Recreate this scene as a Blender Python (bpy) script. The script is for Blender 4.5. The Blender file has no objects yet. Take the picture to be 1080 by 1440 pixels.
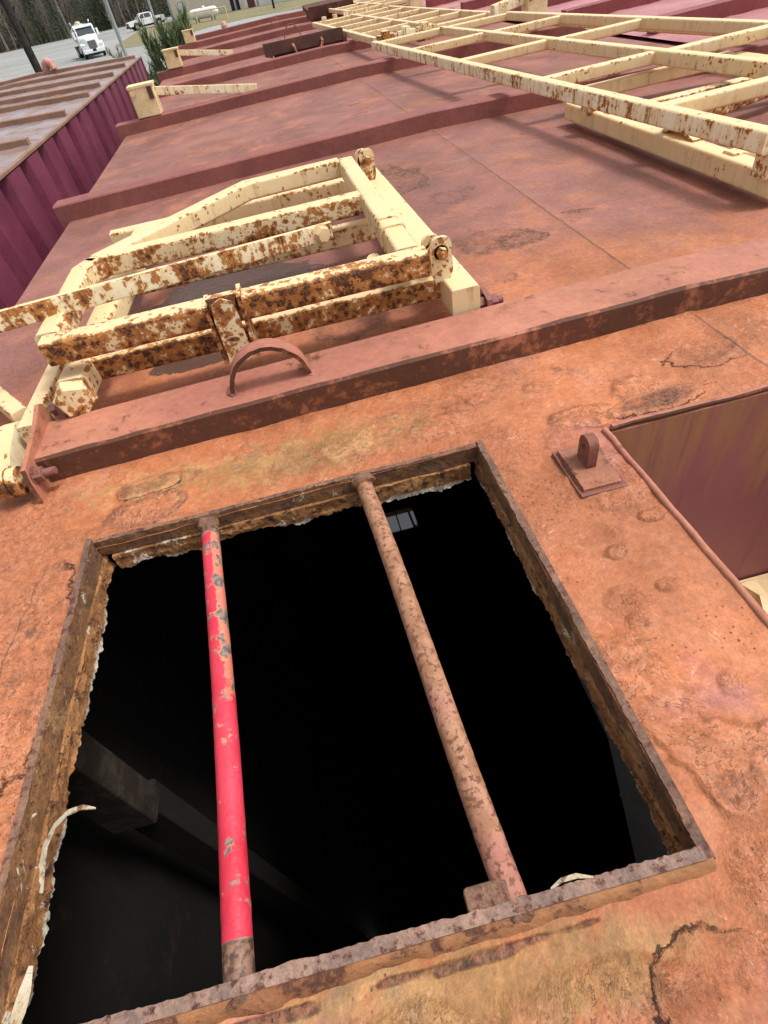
import bpy, bmesh, math, random
import numpy as np
from mathutils import Vector, Matrix, Euler
R_ = math.radians
random.seed(7); RNG = np.random.RandomState(11)
S = bpy.context.scene
COL = S.collection

# ------------------------------------------------------------------ camera, world, sun, exposure
cam = bpy.data.cameras.new('camera'); camo = bpy.data.objects.new('camera', cam); COL.objects.link(camo)
cam.sensor_fit = 'VERTICAL'; cam.sensor_height = 24.0; cam.sensor_width = 18.0
cam.lens = 760 / 1440 * 24.0
cam.clip_start = 0.01; cam.clip_end = 3000
rr = Vector((0.96758, -0.20525, -0.14718)); uu = Vector((0.24936, 0.68381, 0.68573)); ff = Vector((0.04010, 0.70020, -0.71282))
camo.matrix_world = Matrix(((rr.x, uu.x, -ff.x, 0), (rr.y, uu.y, -ff.y, 0), (rr.z, uu.z, -ff.z, 0.45), (0, 0, 0, 1)))
S.camera = camo
SUN_EL, SUN_AZ = 62, 98          # overcast: broad soft sun, high on the right
w = bpy.data.worlds.new('World'); S.world = w; w.use_nodes = True
nt = w.node_tree; bg = nt.nodes['Background']
sky = nt.nodes.new('ShaderNodeTexSky'); sky.sky_type = 'NISHITA'; sky.sun_disc = False
sky.sun_elevation = R_(SUN_EL); sky.sun_rotation = R_(SUN_AZ); sky.dust_density = 4.0; sky.air_density = 1.0
hs = nt.nodes.new('ShaderNodeHueSaturation'); hs.inputs['Saturation'].default_value = 0.18
nt.links.new(sky.outputs[0], hs.inputs['Color']); nt.links.new(hs.outputs[0], bg.inputs[0])
bg.inputs[1].default_value = 0.15
sl = bpy.data.lights.new('sun', 'SUN'); sl.energy = 1.5; sl.angle = R_(12); sl.color = (1, 0.98, 0.95)
so = bpy.data.objects.new('sun', sl); COL.objects.link(so)
so.rotation_euler = (R_(90 - SUN_EL), 0, R_(180 - SUN_AZ))
S.view_settings.view_transform = 'Standard'; S.view_settings.look = 'None'
S.view_settings.gamma = 1; S.view_settings.use_curve_mapping = False
S.view_settings.exposure = 0.55
S.cycles.max_bounces = 6

# ------------------------------------------------------------------ node helpers
class NG:
    def __init__(s, name):
        s.m = bpy.data.materials.new(name); s.m.use_nodes = True
        s.t = s.m.node_tree; s.b = s.t.nodes['Principled BSDF']
        g = s.n('ShaderNodeNewGeometry'); s.P = g.outputs['Position']; s.N = g.outputs['Normal']
    def n(s, k): return s.t.nodes.new(k)
    def l(s, a, b):
        if isinstance(a, (int, float)): b.default_value = a
        elif isinstance(a, tuple): b.default_value = a if len(a) == 4 or b.type == 'VECTOR' else a + (1,)
        else: s.t.links.new(a, b)
    def obj(s): return s.n('ShaderNodeTexCoord').outputs['Object']
    def scale(s, v, sc):
        x = s.n('ShaderNodeVectorMath'); x.operation = 'MULTIPLY'; s.l(v, x.inputs[0]); x.inputs[1].default_value = sc; return x.outputs[0]
    def noise(s, sc, det=4, rough=.6, v=None, dist=0):
        x = s.n('ShaderNodeTexNoise'); s.l(v if v is not None else s.P, x.inputs['Vector'])
        x.inputs['Scale'].default_value = sc; x.inputs['Detail'].default_value = det; x.inputs['Roughness'].default_value = rough
        x.inputs['Distortion'].default_value = dist; return x.outputs[0]
    def vor(s, sc, v=None, feat='F1', rnd=1):
        x = s.n('ShaderNodeTexVoronoi'); x.feature = feat; s.l(v if v is not None else s.P, x.inputs['Vector']); x.inputs['Scale'].default_value = sc
        x.inputs['Randomness'].default_value = rnd; return x.outputs['Distance']
    def ma(s, op, a, b=0, c=0, clamp=False):
        x = s.n('ShaderNodeMath'); x.operation = op; x.use_clamp = clamp
        for i, v in enumerate((a, b, c)): s.l(v, x.inputs[i])
        return x.outputs[0]
    def sm(s, v, a, b, o0=0.0, o1=1.0):
        x = s.n('ShaderNodeMapRange'); x.interpolation_type = 'SMOOTHSTEP'; s.l(v, x.inputs[0])
        x.inputs[1].default_value = a; x.inputs[2].default_value = b; x.inputs[3].default_value = o0; x.inputs[4].default_value = o1; return x.outputs[0]
    def mix(s, f, a, b, mode='MIX'):
        x = s.n('ShaderNodeMix'); x.data_type = 'RGBA'; x.blend_type = mode
        s.l(f, x.inputs[0]); s.l(a, x.inputs[6]); s.l(b, x.inputs[7]); return x.outputs[2]
    def ramp(s, v, stops):
        x = s.n('ShaderNodeValToRGB'); s.l(v, x.inputs[0]); e = x.color_ramp.elements
        while len(e) < len(stops): e.new(1)
        for i, (p, c) in enumerate(stops): e[i].position = p; e[i].color = tuple(c) + (1,)
        return x.outputs[0]
    def attr(s, nm):
        x = s.n('ShaderNodeAttribute'); x.attribute_name = nm; return x.outputs['Fac']
    def sep(s, v):
        x = s.n('ShaderNodeSeparateXYZ'); s.l(v, x.inputs[0]); return x.outputs
    def out(s, col, rough=.6, bump=None, bs=.4, bd=.002, spec=.4, metal=0):
        s.l(col, s.b.inputs['Base Color']); s.l(rough, s.b.inputs['Roughness']); s.l(spec, s.b.inputs['Specular IOR Level']); s.l(metal, s.b.inputs['Metallic'])
        if bump is not None:
            x = s.n('ShaderNodeBump'); s.l(bump, x.inputs['Height']); x.inputs['Strength'].default_value = bs; x.inputs['Distance'].default_value = bd
            s.l(x.outputs[0], s.b.inputs['Normal'])
        return s.m

MAT = {}
def mat_roof():
    g = NG('rusting_roof_paint')
    o, d, oc, wet, sd, sdir, mv, rg = (g.attr(k) for k in ('orange', 'dark', 'ochre', 'wet', 'scale_dist', 'scale_dir', 'mauve', 'rough_zone'))
    n1 = g.noise(2.3, 5, .6); n2 = g.noise(14, 8, .7); n3 = g.noise(140, 5, .65); n4 = g.noise(38, 6, .65, dist=.5); n5 = g.noise(420, 3, .6); n6 = g.noise(5, 6, .65, dist=.4)
    ps = g.sep(g.P)
    base = g.mix(g.sm(n1, .35, .65), (.222, .088, .068), (.272, .112, .088))
    base = g.mix(g.sm(n2, .5, .72, 0, .5), base, (.37, .15, .095))
    base = g.mix(g.sm(n6, .50, .68, 0, .75), base, (.36, .145, .075))
    base = g.mix(g.sm(g.noise(3.1, 6, .7, dist=.6), .52, .68, 0, .55), base, (.16, .060, .045))
    streak = g.noise(1, 5, .65, g.scale(g.P, (5, 26, 5)))
    base = g.mix(g.sm(streak, .60, .72, 0, .5), base, (.42, .19, .10))
    of = g.sm(g.ma('ADD', o, g.ma('MULTIPLY', g.ma('SUBTRACT', n2, .5), .9)), .25, .85)
    org = g.mix(g.sm(n4, .36, .66), (.425, .138, .054), (.465, .170, .076))
    org = g.mix(g.sm(n2, .52, .68, 0, .85), org, (.33, .105, .042))
    org = g.mix(g.sm(n6, .54, .68, 0, .6), org, (.52, .225, .12))
    c = g.mix(of, base, org)
    ocf = g.sm(g.ma('ADD', oc, g.ma('MULTIPLY', g.ma('SUBTRACT', n4, .5), 1.9)), .35, .95, 0, .95)
    c = g.mix(ocf, c, g.mix(g.sm(n2, .42, .62), (.31, .155, .055), (.49, .26, .10)))
    c = g.mix(g.ma('MULTIPLY', ocf, g.sm(g.noise(9, 6, .7), .5, .66, 0, .8)), c, (.205, .15, .085))
    mf = g.sm(g.ma('ADD', g.ma('MULTIPLY', mv, .22), n6), .60, .77, 0, .85)
    c = g.mix(mf, c, g.mix(g.sm(n4, .4, .6), (.33, .12, .105), (.42, .16, .13)))
    flk = g.ma('MULTIPLY', g.sm(g.noise(75, 7, .75, dist=.8), .585, .64), g.sm(g.noise(9, 4), .46, .6)); c = g.mix(g.ma('MULTIPLY', g.ma('MULTIPLY', flk, o), .55), c, (.66, .42, .28))
    c = g.mix(g.ma('MULTIPLY', g.ma('MULTIPLY', g.sm(g.noise(48, 7, .75, dist=1), .60, .68), g.sm(n6, .5, .62)), .6), c, (.17, .10, .065))
    df = g.sm(g.ma('ADD', d, g.ma('ADD', g.ma('MULTIPLY', g.ma('SUBTRACT', g.noise(34, 8, .72, dist=.4), .5), 1.0), g.ma('MULTIPLY', g.ma('SUBTRACT', n2, .5), 1.1))), .32, 1.0, 0, .9)
    c = g.mix(df, c, g.mix(g.sm(n3, .4, .6), (.075, .034, .024), (.22, .09, .05)))
    # layered scale: the noise cut into steps, each step a small broken edge
    rz_ = g.sm(g.ma('ADD', rg, g.ma('MULTIPLY', g.ma('SUBTRACT', n2, .5), .8)), .2, .75)
    q = g.ma('MULTIPLY', g.noise(17, 8, .72, dist=.35), 11.0); fr = g.ma('FRACT', q)
    terr = g.ma('ADD', g.ma('FLOOR', q), g.sm(fr, 0, .16))
    edge = g.ma('MULTIPLY', g.ma('MULTIPLY', g.sm(fr, .13, .02), g.sm(g.noise(23, 3), .47, .60)), rz_)
    c = g.mix(g.ma('MULTIPLY', edge, .85), c, (.075, .03, .02))
    c = g.mix(g.ma('MULTIPLY', g.ma('MULTIPLY', g.sm(fr, .55, .95), g.sm(fr, 1.0, .97)), g.ma('MULTIPLY', rz_, .35)), c, (.60, .30, .19))
    # lifted plates
    dd = g.ma('ADD', sd, g.ma('ADD', g.ma('MULTIPLY', g.ma('SUBTRACT', g.noise(45, 6, .65), .5), .75), g.ma('MULTIPLY', g.ma('SUBTRACT', n3, .5), .22)))
    plate = g.sm(dd, .03, -.05)
    cliff = g.ma('MULTIPLY', g.ma('MULTIPLY', g.sm(g.ma('ABSOLUTE', g.ma('SUBTRACT', dd, .03)), .040, .010), g.sm(n4, .36, .47)), g.sm(g.ma('ADD', sdir, g.ma('MULTIPLY', g.ma('SUBTRACT', n4, .5), 1.0)), .55, .8))
    c = g.mix(g.ma('MULTIPLY', cliff, .92), c, (.05, .022, .015))
    rimw = g.ma('MULTIPLY', g.sm(dd, .0, -.04), g.sm(dd, -.22, -.05)); c = g.mix(g.ma('MULTIPLY', rimw, .2), c, (.55, .28, .17))
    # pits in clusters
    clus = g.sm(g.ma('ADD', g.noise(8, 4, .6), g.ma('MULTIPLY', o, .05)), .56, .66)
    sp = g.ma('MULTIPLY', g.sm(g.ma('ADD', g.vor(150), g.ma('MULTIPLY', n4, .3)), .33, .22), clus)
    c = g.mix(g.ma('MULTIPLY', sp, .8), c, (.10, .04, .025))
    # weld seam on the crown
    sx = g.ma('ABSOLUTE', g.ma('ADD', g.ma('SUBTRACT', ps[0], .545), g.ma('MULTIPLY', g.ma('SUBTRACT', n2, .5), .012)))
    seam = g.ma('MULTIPLY', g.sm(sx, .0035, .0012), g.sm(n1, .30, .46, .25, .9))
    c = g.mix(g.ma('MULTIPLY', seam, .8), c, (.10, .045, .03))
    c = g.mix(1.0, c, g.sm(n3, .3, .7, .84, 1.13), 'MULTIPLY'); c = g.mix(1.0, c, g.sm(n5, .3, .7, .88, 1.1), 'MULTIPLY')
    c = g.mix(1.0, c, g.sm(g.noise(4.2, 5, .62, dist=.5), .34, .66, .80, 1.10), 'MULTIPLY')
    wf = g.sm(g.ma('ADD', wet, g.ma('MULTIPLY', g.ma('SUBTRACT', g.noise(16, 7, .7, dist=1.2), .5), 2.2)), .45, .62)
    c = g.mix(g.ma('MULTIPLY', wf, .92), c, (.045, .020, .014))
    rough = g.ma('SUBTRACT', g.sm(n6, .4, .65, .58, .74), g.ma('MULTIPLY', wf, g.sm(n4, .42, .62, .46, .66)))
    h = g.ma('ADD', g.ma('MULTIPLY', n2, .55), g.ma('ADD', g.ma('MULTIPLY', n3, .22), g.ma('MULTIPLY', n4, .40)))
    h = g.ma('ADD', h, g.ma('MULTIPLY', n5, .07))
    h = g.ma('ADD', h, g.ma('MULTIPLY', df, g.noise(150, 3)))
    h = g.ma('ADD', h, g.ma('MULTIPLY', g.ma('MULTIPLY', terr, .22), rz_))
    h = g.ma('ADD', h, g.ma('MULTIPLY', plate, .55))
    h = g.ma('ADD', h, g.ma('MULTIPLY', wf, g.ma('MULTIPLY', g.noise(1, 5, .6, g.scale(g.P, (40, 95, 40)), 1.5), .9)))
    h = g.ma('SUBTRACT', h, g.ma('ADD', g.ma('MULTIPLY', cliff, .6), g.ma('MULTIPLY', sp, .6)))
    h = g.ma('MULTIPLY', h, g.ma('SUBTRACT', 1.0, g.ma('MULTIPLY', wf, .45)))
    return g.out(c, rough, h, .75, .005, spec=g.ma('ADD', .32, g.ma('MULTIPLY', wf, .3)))
def mat_steel(name, a, b, rust, rustamt=.5, sc=1.0, rough=.65, bump=.5, dark=(.07, .028, .018), front=0.0):
    """painted plate going to rust: two paint tones, rust patches, dark pits"""
    g = NG(name); n2 = g.noise(13 * sc, 8, .7, dist=.4); n3 = g.noise(90 * sc, 5, .6); n1 = g.noise(3 * sc, 4)
    c = g.mix(g.sm(n1, .35, .65), a, b)
    t = .72 - rustamt * .4
    if front:
        fy = g.sm(g.sep(g.N)[1], -.35, -.8); n2 = g.ma('ADD', n2, g.ma('MULTIPLY', fy, front))
    c = g.mix(g.sm(n2, t, t + .14), c, rust)
    c = g.mix(g.sm(g.ma('ADD', g.ma('MULTIPLY', n2, .6), g.ma('MULTIPLY', n3, .4)), t - .01, t + .1, 0, .85), c, dark)
    c = g.mix(1.0, c, g.sm(n3, .3, .7, .88, 1.09), 'MULTIPLY'); c = g.mix(1.0, c, g.sm(g.noise(5 * sc, 5, .65, dist=.5), .34, .66, .84, 1.1), 'MULTIPLY')
    h = g.ma('ADD', n2, g.ma('MULTIPLY', n3, .25))
    return g.out(c, rough, h, bump, .004, spec=.35)
def mat_cream(name, amt, drip=.5, side=.25, sc=1.0):
    """cream enamel on square tube: rust breaks through in specks that run together, and runs down the faces"""
    g = NG(name)
    n = g.noise(42 * sc, 9, .72, dist=.25); big = g.noise(11 * sc, 4, .6); fine = g.noise(230, 4); wob = g.noise(150, 3)
    sidef = g.sm(g.sep(g.N)[2], .8, .25)
    dr = g.noise(1, 5, .7, g.scale(g.P, (55 * sc, 55 * sc, 4)))
    dens = g.ma('ADD', g.ma('MULTIPLY', g.ma('SUBTRACT', big, .5), 1.5), amt - .5)
    up_ = g.sep(g.N)[2]; cor = g.ma('MULTIPLY', g.sm(up_, .10, .40), g.sm(up_, .97, .75)); dens = g.ma('ADD', dens, g.ma('MULTIPLY', cor, .30))
    dens = g.ma('ADD', dens, g.ma('MULTIPLY', sidef, g.ma('ADD', side, g.ma('MULTIPLY', g.ma('SUBTRACT', dr, .5), drip * 1.6))))
    v1 = g.ma('ADD', g.vor(78 * sc), g.ma('MULTIPLY', g.ma('SUBTRACT', wob, .5), 1.0)); v2 = g.ma('ADD', g.vor(170 * sc), g.ma('MULTIPLY', g.ma('SUBTRACT', fine, .5), .8))
    s1 = g.ma('SUBTRACT', g.ma('ADD', g.ma('MULTIPLY', dens, .9), g.ma('MULTIPLY', g.ma('SUBTRACT', n, .5), 1.5)), g.ma('SUBTRACT', v1, .42))
    s2 = g.ma('SUBTRACT', g.ma('ADD', g.ma('MULTIPLY', dens, .7), g.ma('MULTIPLY', g.ma('SUBTRACT', n, .5), 1.0)), g.ma('SUBTRACT', v2, .26))
    s3 = g.ma('MULTIPLY', g.ma('MULTIPLY', g.ma('SUBTRACT', g.ma('ADD', dr, g.ma('MULTIPLY', g.ma('SUBTRACT', n, .5), .5)), .60), 1.5 * drip), sidef)
    s3 = g.ma('MAXIMUM', s3, g.ma('MULTIPLY', g.ma('SUBTRACT', g.ma('ADD', n, g.ma('MULTIPLY', dens, .35)), .60), 1.6))
    m = g.ma('MAXIMUM', g.ma('MAXIMUM', s1, s2), s3)
    cream = g.mix(g.sm(g.noise(9, 6, .7), .38, .68), (.90, .825, .60), (.85, .735, .48))
    cream = g.mix(g.sm(g.noise(60, 5, .7), .5, .8, 0, .35), cream, (.55, .40, .20))
    c = g.mix(g.sm(m, -.30, .0, 0, .65), cream, (.70, .46, .19))
    st = g.sm(m, -.02, .07)
    c = g.mix(st, c, g.mix(g.sm(n, .42, .62), (.47, .20, .050), (.31, .11, .028)))
    c = g.mix(g.sm(m, .26, .50), c, g.mix(g.sm(fine, .42, .58), (.055, .024, .014), (.17, .062, .022)))
    rg = g.ma('ADD', .45, g.ma('MULTIPLY', st, .35))
    h = g.ma('ADD', g.ma('MULTIPLY', st, g.ma('ADD', .35, g.noise(160, 4))), g.ma('MULTIPLY', fine, .15))
    return g.out(c, rg, h, .6, .003, spec=.4)
def mat_plain(name, col, rough=.5, spec=.4, var=.12, sc=6, metal=0, bump=.1):
    g = NG(name); n = g.noise(sc, 5, .6, g.obj()); f = g.sm(n, .3, .7, 1 - var, 1 + var)
    return g.out(g.mix(1.0, col, f, 'MULTIPLY'), rough, n, bump, .003, spec, metal)

M = MAT
M['roof'] = mat_roof()
M['rib'] = mat_steel('faded_rib_paint', (.36, .135, .092), (.42, .17, .10), (.30, .11, .05), .44, 1.0, .7, .6, front=.27)
M['rib_far'] = mat_steel('maroon_rib_paint', (.27, .095, .078), (.24, .080, .066), (.33, .125, .065), .25, 1.0, .7, .3)
M['rib_right'] = mat_steel('plum_rib_paint', (.22, .05, .052), (.26, .062, .062), (.30, .10, .07), .12, .8, .6, .15)
M['roof_right'] = mat_steel('pink_faded_roof', (.42, .185, .19), (.36, .145, .15), (.38, .19, .12), .28, .6, .7, .2)
M['roof_left'] = mat_steel('lavender_grey_roof', (.31, .27, .285), (.25, .185, .19), (.32, .165, .085), .58, .6, .36, .25, (.20, .10, .06))
M['rib_left'] = mat_steel('rusty_brown_rib', (.30, .175, .12), (.25, .135, .09), (.36, .23, .15), .35, .8, .7, .3)
M['wall_left'] = mat_steel('plum_corrugated_paint', (.17, .036, .066), (.215, .055, .088), (.2, .07, .07), .02, .6, .36, .12, (.1, .02, .03))
def mat_recess():
    g = NG('stained_recess_paint'); pz = g.sep(g.P)
    st = g.noise(1, 6, .7, g.scale(g.P, (16, 16, 1.3))); n = g.noise(8, 6, .65)
    top = g.sm(pz[2], -.36, 0.0)
    f = g.ma('ADD', g.ma('MULTIPLY', top, .34), g.ma('MULTIPLY', st, .8))
    c = g.mix(g.sm(n, .3, .7), (.245, .075, .078), (.29, .092, .09))
    c = g.mix(g.sm(f, .60, .80, 0, .85), c, (.33, .15, .06)); c = g.mix(g.sm(g.noise(1, 6, .7, g.scale(g.P, (30, 30, 2.2)), .3), .52, .62, 0, .5), c, (.17, .05, .055))
    c = g.mix(g.sm(g.noise(1, 4, .6, g.scale(g.P, (40, 40, 2))), .68, .76, 0, .7), c, (.16, .03, .02))
    return g.out(c, .55, n, .2, .003)
M['recess'] = mat_recess()
def mat_rim(name, t0, t1):
    g = NG(name); n = g.noise(26, 8, .7, dist=.5); f = g.noise(110, 6, .7); k = g.noise(300, 3); up = g.sm(g.sep(g.N)[2], .35, .8)
    side = g.mix(g.sm(n, .36, .62), (.13, .062, .034), (.25, .115, .045)); side = g.mix(g.sm(g.noise(12, 6, .7), .50, .62, 0, .85), side, (.38, .20, .085)); side = g.mix(g.sm(g.noise(19, 7, .75, dist=1.3), .625, .65), side, (.62, .55, .42))
    top = g.mix(g.sm(n, .36, .64), t0, t1); top = g.mix(g.sm(f, .5, .62), top, (.15, .055, .035))
    c = g.mix(up, side, top); c = g.mix(g.sm(f, .54, .66, 0, .85), c, (.05, .022, .016)); c = g.mix(1.0, c, g.sm(k, .3, .7, .8, 1.2), 'MULTIPLY')
    return g.out(c, .72, g.ma('ADD', n, g.ma('MULTIPLY', f, .6)), 1.0, .005)
M['rim'] = mat_rim('scaled_rim_steel', (.13, .07, .05), (.24, .125, .075)); M['rim_near'] = mat_rim('greyed_rim_steel', (.20, .125, .10), (.31, .19, .14))
def mat_liner():
    g = NG('flaking_liner'); n = g.noise(22, 8, .7, dist=.7); f = g.noise(85, 6, .7)
    c = g.mix(g.sm(n, .38, .6), (.27, .11, .038), (.47, .22, .08))
    c = g.mix(g.sm(f, .52, .64), c, (.075, .03, .018))
    c = g.mix(g.sm(g.noise(17, 7, .75, dist=1.2), .60, .63), c, (.66, .58, .44))
    zz = g.ma('ADD', g.sep(g.P)[2], g.ma('MULTIPLY', g.ma('SUBTRACT', g.noise(30, 5, .7), .5), .030)); c = g.mix(g.sm(zz, -.040, -.0435), c, (.62, .55, .43))
    return g.out(c, .75, g.ma('ADD', n, f), 1.0, .007)
M['liner'] = mat_liner()
M['flake_white'] = mat_steel('peeled_white_paint', (.62, .55, .42), (.46, .36, .22), (.36, .17, .06), .5, 4, .7, .5)
def mat_bar(name, red):
    g = NG(name); n = g.noise(55, 7, .65, dist=.3); f = g.noise(190, 4); px = g.sep(g.P)
    if red:
        c = g.mix(g.sm(g.noise(12, 5), .35, .65), (.62, .045, .075), (.50, .018, .04))
        mk = g.noise(46, 6, .66)
        # the worn strip lies on the flank turned to +X and is widest towards the far end
        sidef = g.sm(g.sep(g.N)[0], -.1, .65); far = g.sm(px[1], .14, .40); ends = g.ma('ADD', g.sm(px[1], .080, .074), g.sm(px[1], .483, .490))
        k = g.ma('ADD', mk, g.ma('MULTIPLY', g.ma('MULTIPLY', sidef, far), .10))
        k = g.ma('ADD', k, g.ma('MULTIPLY', ends, .6)); cov = g.sm(g.ma('ADD', g.ma('MULTIPLY', sidef, far), g.ma('MULTIPLY', g.ma('SUBTRACT', n, .5), 1.6)), .40, .62)
        c = g.mix(g.ma('MULTIPLY', cov, .85), c, (.58, .19, .12))
        c = g.mix(g.sm(k, .575, .61), c, (.55, .24, .13))
        c = g.mix(g.sm(g.ma('ADD', k, g.ma('MULTIPLY', n, .25)), .725, .745), c, g.mix(g.sm(f, .4, .6), (.12, .085, .07), (.24, .18, .15)))
        c = g.mix(g.sm(g.ma('ADD', ends, g.ma('MULTIPLY', g.ma('SUBTRACT', n, .5), .5)), .45, .6), c, g.mix(g.sm(f, .38, .62), (.075, .038, .026), (.25, .13, .085)))
    else:
        c = g.mix(g.sm(n, .4, .6), (.27, .125, .062), (.38, .19, .11))
        c = g.mix(g.sm(g.ma('SUBTRACT', g.noise(14, 4), g.ma('MULTIPLY', px[1], .45)), .42, .56, 0, .55), c, (.36, .13, .115))
        c = g.mix(g.sm(f, .53, .6), c, (.16, .065, .035))
        c = g.mix(g.sm(n, .62, .68), c, (.10, .04, .025))
        k = n
    return g.out(c, .5 if red else .75, g.ma('ADD', g.ma('MULTIPLY', g.sm(k, .6, .66), -.6), f), .5, .002)
M['bar_red'] = mat_bar('chipped_red_paint', True); M['bar_rust'] = mat_bar('pitted_rust_pipe', False)
M['cream'] = mat_cream('cream_enamel', .06, .18, .08)
M['cream_clean'] = mat_cream('cream_enamel_clean', -.08, .10, .02)
M['cream_worn'] = mat_cream('cream_enamel_worn', .17, .45, .30)
M['cream_rusty'] = mat_cream('cream_enamel_rusty', .36, .3, .50)
M['cream_run'] = mat_cream('cream_enamel_rust_runs', .10, 1.25, .10, .7)
M['cream_bar'] = mat_cream('cream_enamel_streaked', .22, 1.7, .26, .75)
M['cream_orange'] = mat_steel('ochre_enamel', (.80, .64, .36), (.74, .57, .29), (.50, .24, .06), .2, 2, .5, .3, (.06, .025, .015))
M['bolt'] = mat_steel('dark_pivot_steel', (.20, .085, .07), (.26, .10, .08), (.28, .1, .05), .5, 3, .6, .5)
M['lid'] = mat_steel('dark_rust_lid', (.085, .034, .024), (.13, .052, .034), (.06, .025, .016), .5, 2, .75, .6)
M['fillet'] = mat_steel('ochre_rust_fillet', (.36, .165, .07), (.27, .115, .05), (.13, .05, .03), .55, 2.5, .8, .8)
M['pad_rust'] = mat_steel('orange_pad_scale', (.34, .135, .08), (.26, .10, .062), (.20, .075, .045), .5, 3, .75, .9)
M['lug'] = mat_steel('brown_lug_steel', (.20, .075, .05), (.26, .10, .065), (.34, .13, .06), .4, 3, .7, .7)
M['lining'] = mat_steel('pale_grey_lining', (.42, .42, .39), (.34, .34, .31), (.26, .16, .09), .2, .8, .7, .2, (.1, .06, .04))
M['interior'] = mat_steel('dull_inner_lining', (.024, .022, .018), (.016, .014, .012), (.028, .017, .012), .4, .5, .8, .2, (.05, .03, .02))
def mat_gravel():
    g = NG('grey_gravel'); n = g.noise(.06, 6, .65); n2 = g.noise(.7, 6, .7); f = g.noise(7, 4)
    c = g.mix(g.sm(n, .35, .65), (.30, .30, .285), (.235, .235, .225))
    c = g.mix(g.sm(g.noise(1, 5, .7, g.scale(g.P, (.03, .25, 1))), .5, .68, 0, .6), c, (.21, .20, .18))
    c = g.mix(1.0, c, g.sm(n2, .3, .7, .85, 1.12), 'MULTIPLY'); c = g.mix(1.0, c, g.sm(f, .3, .7, .85, 1.12), 'MULTIPLY')
    return g.out(c, .9, f, .6, .03)
M['gravel'] = mat_gravel()
def mat_grass():
    g = NG('winter_grass'); n = g.noise(.25, 6, .7); f = g.noise(4, 5, .7)
    c = g.mix(g.sm(n, .38, .62), (.20, .165, .085), (.13, .13, .055)); c = g.mix(g.sm(f, .4, .65, 0, .7), c, (.26, .21, .12))
    return g.out(c, .95, f, .8, .08)
M['grass'] = mat_grass()
M['litter'] = mat_plain('leaf_litter', (.12, .085, .055), .95, .1, .3, .8)
M['bark'] = mat_plain('grey_bark', (.20, .175, .145), .9, .2, .35, 3, bump=.5)
M['bark_pale'] = mat_plain('pale_bark', (.28, .255, .215), .9, .2, .3, 3, bump=.5)
M['twig'] = mat_plain('brown_twigs', (.22, .185, .145), .95, .1, .3, 2)
M['pine'] = mat_plain('pine_needles', (.085, .125, .065), .8, .25, .4, 2.5)
M['pine_near'] = mat_plain('sapling_needles', (.13, .17, .07), .75, .25, .4, 9)
M['creo'] = mat_plain('creosoted_wood', (.028, .024, .022), .85, .2, .4, 5, bump=.4)
M['galv'] = mat_plain('galvanised_steel', (.30, .33, .32), .4, .5, .15, 2, .3)
M['white'] = mat_plain('white_vehicle_paint', (.78, .80, .80), .25, .5, .04)
M['glass'] = mat_plain('dark_window_glass', (.03, .045, .05), .06, .6, .1)
M['black'] = mat_plain('black_rubber', (.018, .018, .018), .7, .3, .2)
M['chrome'] = mat_plain('chrome', (.45, .46, .46), .22, .5, .05, metal=.9)
M['tanker'] = mat_plain('cream_tank_paint', (.62, .55, .42), .4, .4, .15)
M['metal_wall'] = mat_plain('beige_metal_siding', (.66, .61, .50), .6, .3, .06, .6)
M['metal_wall2'] = mat_plain('white_metal_siding', (.74, .75, .70), .6, .3, .06, .6)
M['trim'] = mat_plain('grey_blue_trim', (.30, .34, .36), .5)
M['door_w'] = mat_plain('pale_blue_door', (.62, .70, .73), .4)
M['door_r'] = mat_plain('dark_red_door', (.14, .035, .03), .5)
M['propane'] = mat_plain('propane_white', (.74, .74, .70), .35, .5, .1, 2)
M['yellow_pipe'] = mat_plain('yellow_pipe_paint', (.66, .55, .25), .5)
M['pink_pipe'] = mat_plain('faded_pink_pipe', (.50, .25, .19), .6, .3, .2, 8)
M['lamp'] = mat_plain('headlamp_lens', (.65, .68, .7), .15, .6, .05)
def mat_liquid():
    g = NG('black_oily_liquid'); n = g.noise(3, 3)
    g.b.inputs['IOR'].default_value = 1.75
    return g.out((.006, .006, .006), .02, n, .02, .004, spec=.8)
M['liquid'] = mat_liquid()
M['post_rust'] = mat_steel('dull_rust_post', (.085, .066, .045), (.05, .038, .028), (.045, .026, .017), .7, 2, .8, .6, (.03, .02, .015))

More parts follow.
